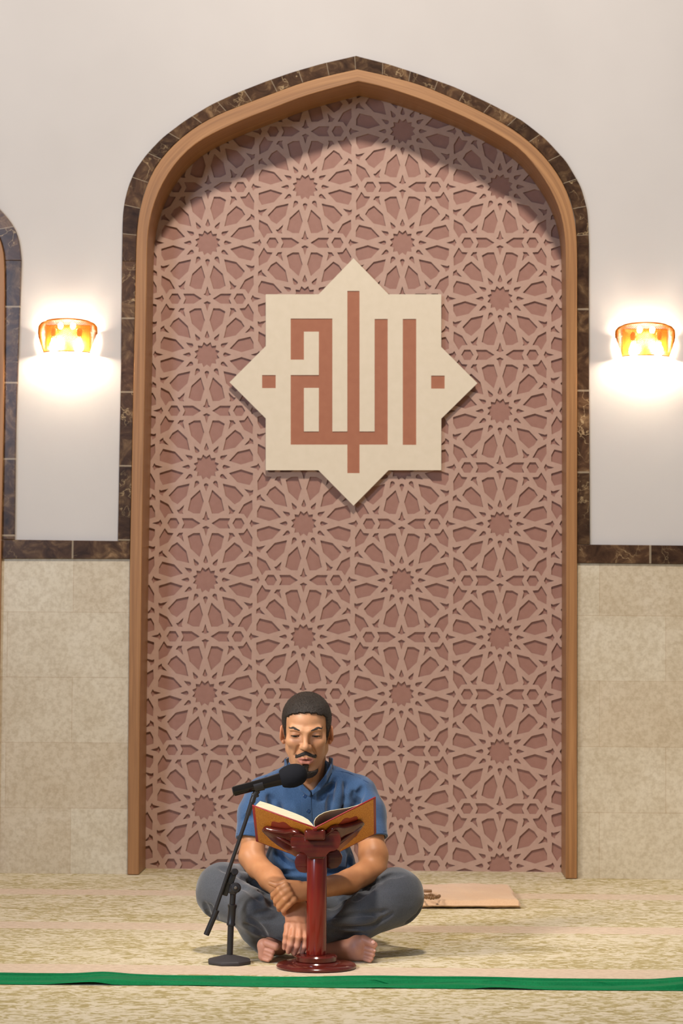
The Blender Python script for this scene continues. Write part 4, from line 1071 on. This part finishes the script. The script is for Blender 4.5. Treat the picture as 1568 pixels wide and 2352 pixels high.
# creases
def crease(F_,pts,Yv,r,k,off=0.0):
    q=[P(x,y,Yv if not hasattr(Yv,'__len__') else Yv[i]) for i,(x,y) in enumerate(pts)]
    for i in range(len(q)-1): F_.cone(q[i],q[i+1],r*(0.5 if i==0 else 1),r*(0.5 if i==len(q)-2 else 1),k,mode='sub')
def ridge(F_,pts,Yv,r,k):
    q=[P(x,y,Yv if not hasattr(Yv,'__len__') else Yv[i]) for i,(x,y) in enumerate(pts)]
    for i in range(len(q)-1): F_.cone(q[i],q[i+1],r,r,k)
def surfY(F_,px,py):       # depth of the first surface seen at a pixel
    for Yv in np.arange(F_.lo[1]+.003,F_.lo[1]+F_.n[1]*F_.h,.0025):
        p=P(px,py,Yv); i=np.round((p-F_.lo)/F_.h).astype(int)
        if np.all(i>=0) and np.all(i<F_.n) and F_.g[tuple(i)]<0: return Yv
    return None
def fold(F_,pts,depth=.004,r=.006,k=.012,mode='sub'):
    q=[]
    n=14; pp=smooth_line(pts,n,1)
    for x,y in pp:
        Yv=surfY(F_,x,y)
        if Yv is None: continue
        q.append(P(x,y,Yv-(r-depth) if mode=='sub' else Yv+(r-depth)))
    for i in range(len(q)-1):
        e=min(i,len(q)-2-i)/3; s_=min(1,0.35+e)
        if np.linalg.norm(q[i+1]-q[i])<.06: F_.cone(q[i],q[i+1],r*s_,r*s_,k,mode=mode)
for pts,dp in ([(548,2015),(580,2028),(610,2050),(640,2080)],.006),([(545,2030),(575,2045),(600,2068)],.004),([(585,2100),(620,2098),(650,2100)],.006),([(590,2112),(625,2108),(650,2112)],.003),([(560,2125),(590,2140),(600,2152)],.005),([(610,2150),(595,2130),(570,2110)],.003),([(470,2075),(478,2100),(490,2118)],.005),([(480,2080),(488,2098),(496,2108)],.004),([(505,1992),(530,1998),(548,2008)],.002):
    fold(t,pts,dp)
for pts,dp in ([(775,2062),(805,2045),(840,2025),(862,2012)],.006),([(790,2068),(825,2045),(870,2020),(900,2010)],.007),([(812,2068),(840,2048),(862,2032)],.004),([(755,2110),(790,2104),(850,2100),(890,2092)],.004),([(752,2126),(800,2130),(850,2128),(900,2100)],.006),([(752,2140),(790,2150),(840,2146)],.004),([(968,2085),(955,2105),(935,2120)],.006),([(925,2006),(895,2012),(870,2028)],.003),([(760,2085),(790,2068),(815,2052)],.005):
    fold(t,pts,dp)
for pts in ([(552,2008),(585,2020),(615,2042)],[(800,2062),(835,2036),(868,2016)],[(755,2118),(800,2117),(860,2112)],[(590,2106),(625,2103),(648,2105)]):
    fold(t,pts,.0025,.006,.012,'add')
# openings at the ankles
t.half((0,7.4,0.002),(0,0,-1),(t.lo[0],t.lo[1],-0.02),(t.lo[0]+1,7.95,0.003),.002)
def nf(X,Y,Z): return 0
sl=t.sub(t.lo,t.lo+t.n*t.h); _,Xg,Yg,Zg=sl
t.g+= (0.0016*snz(Xg,Yg,Zg,3,42)+0.0008*snz(Xg,Yg,Zg,5,95)).astype(np.float32)
V,Q=t.mesh(); obj('trousers',np_mesh(relax(V,Q,1),Q),M['trouser_grey'],man)
# ---------------------------------------------------------------- shirt
s_=Field([P(525,1850,7.4)[0],7.30,P(700,2060,7.5)[2]],[P(905,1850,7.4)[0],7.85,P(700,1715,7.5)[2]],0.0024)
s_.ell(P(709,1860,7.57),(.138,.108,.125),k=.03)
s_.cone(P(710,1930,7.60),P(712,2030,7.65),.118,.122,.04)
s_.ell(P(712,1985,7.60),(.140,.125,.09),k=.04)
s_.cone(P(672,1800,7.545),P(612,1824,7.545),.062,.054,.03); s_.cone(P(745,1800,7.545),P(818,1822,7.545),.064,.056,.03)
s_.cone(P(707,1768,7.52),P(707,1830,7.55),.060,.080,.03)
# sleeves
def sleeve(a,b_,c,ra,rb,rc,n):
    f=Field(s_.lo,s_.lo+(s_.n-1)*s_.h,s_.h); f.n=s_.n.copy(); f.g=np.full(s_.n,0.06,np.float32)
    f.cone(a,b_,ra,rb,.02); f.cone(b_,c,rb,rc,.02)
    m=c-n*.004
    f.half(m,n,m-.09,m+.09,.003)
    return f
nL=P(568,1990,7.43)-P(578,1930,7.46); nL/=np.linalg.norm(nL); nR=P(866,1990,7.43)-P(856,1930,7.46); nR/=np.linalg.norm(nR)
for a_,b__,c_,rr,nv in ((P(604,1826,7.54),P(587,1868,7.505),P(575,1932,7.46),(.056,.052,.0475),nL),(P(824,1826,7.54),P(844,1868,7.505),P(856,1930,7.46),(.058,.054,.0480),nR)):
    f=sleeve(a_,b__,c_,*rr,nv)
    # hollow mouth of the sleeve
    f.cone(c_-nv*.002,c_+nv*.05,.0395,.0405,.002,mode='sub')
    hh=np.clip(0.5+0.5*(s_.g-f.g)/.015,0,1); s_.g=s_.g*(1-hh)+f.g*hh-.015*hh*(1-hh)
# neck opening
s_.cone(P(707,1690,7.46),P(707,1772,7.488),.062,.0575,.004,mode='sub')
s_.cone(P(708,1766,7.49),P(712,1798,7.465),.044,.026,.006,mode='sub')
s_.cone(P(712,1798,7.465),P(714,1820,7.460),.026,.010,.004,mode='sub')
for pts,dp in ([(640,1850),(650,1900),(662,1935)],.004),([(618,1830),(628,1870),(626,1910)],.006),([(604,1870),(612,1900),(615,1935)],.007),([(770,1790),(762,1830),(756,1870)],.005),([(790,1800),(790,1840),(780,1880)],.007),([(812,1820),(808,1860),(805,1900)],.008),([(832,1810),(818,1845),(812,1880)],.007),([(735,1835),(750,1815),(770,1805)],.003),([(650,2006),(690,2000),(740,2006),(790,2000)],.006),([(630,1960),(660,1985),(700,1992)],.004),([(815,1930),(805,1970),(800,2000)],.006),([(560,1880),(590,1872),(605,1850)],.004),([(850,1880),(830,1862),(822,1845)],.005):
    fold(s_,pts,dp,.007,.014)
for pts in ([(780,1795),(776,1840),(768,1880)],[(800,1810),(799,1850),(792,1890)],[(632,1840),(640,1885),(645,1920)]):
    fold(s_,pts,.003,.007,.014,'add')
_,Xg,Yg,Zg=s_.sub(s_.lo,s_.lo+s_.n*s_.h)
s_.g+=(0.0013*snz(Xg,Yg*0.5,Zg*0.6,11,48)+0.0007*snz(Xg,Yg,Zg,12,110)).astype(np.float32)
V,Q=s_.mesh(); sh=obj('shirt',np_mesh(relax(V,Q,1),Q),M['shirt_blue'],man)
# collar band
c_=Field(P(700,1790,7.5)-[.11,.16,.10],P(700,1790,7.5)+[.11,.12,.10],0.0014)
colp=[((757,1748),7.555),((762,1750),7.525),((759,1768),7.492),((748,1788),7.468),((734,1806),7.456),((719,1821),7.452)]
colq=[((662,1748),7.555),((655,1752),7.525),((660,1770),7.492),((674,1790),7.468),((692,1808),7.456),((711,1824),7.452)]
for cp in (colp,colq):
    q=[P(*p,y) for p,y in cp]; q=[q[0]+[0,.03,-.003]]+q
    for i in range(len(q)-1):
        w0=.0105 if i<4 else .008
        for dz in (-.009,-.003,.003,.009):
            c_.cone(q[i]+[0,0,dz],q[i+1]+[0,0,dz*(.5 if i==len(q)-2 else 1)],.0030,.0030,.003)
V,Q=c_.mesh(); obj('collar',np_mesh(relax(V,Q,2),Q),M['shirt_blue'],sh)
# placket, seams, buttons, sleeve hems
def onsurf(F_,x,y,out=.0):
    Yv=surfY(F_,x,y); return P(x,y,(Yv if Yv else 7.42)-out)
def ribbon(line,wpx,out,th,name,mat):
    V=[];Fc=[];n=len(line)
    for i,(x,y) in enumerate(line):
        for k_,o in enumerate((-wpx/2,wpx/2)):
            p=onsurf(s_,x+o,y,out); V.append(p)
    Fc=[(2*i,2*i+1,2*i+3,2*i+2) for i in range(n-1)]
    me=eval_mod(mesh_from(V,Fc),[('SOLIDIFY',dict(thickness=th,offset=0)),('BEVEL',dict(width=th*0.3,segments=2))])
    return obj(name,me,mat,sh)
ribbon([(703+ (y-1826)*0.04,y) for y in range(1828,1912,6)],22,.0012,.0035,'placket',M['shirt_blue'])
def thread(line,r=.0008,out=.0006,name='seam'):
    pp=smooth_line(line,16,1); return tube([tuple(onsurf(s_,x,y,out)) for x,y in pp],r,6)
for ln in ([(566,1815),(584,1795),(612,1782),(640,1774),(656,1770)],[(768,1770),(798,1774),(826,1787),(846,1798)],[(543,1914),(560,1917),(580,1919),(602,1918)],[(828,1916),(850,1916),(872,1913),(887,1908)]):
    obj('seam',thread(ln,.0007,.0002),M['shirt_seam'],sh)
for (x,y) in ((700,1829),(708,1863)):
    p=onsurf(s_,x,y,.0036); obj('button',lathe([(0.0015,0.0003),(0.0040,0.0003),(0.0050,0.0011),(0.0056,0.0009),(0.0058,0.0),(0.0056,-0.001)],tuple(p),(0,-1,0.15),n=28),Mat('button_blue',0.3,0.5,(26,56,98)).m,sh)
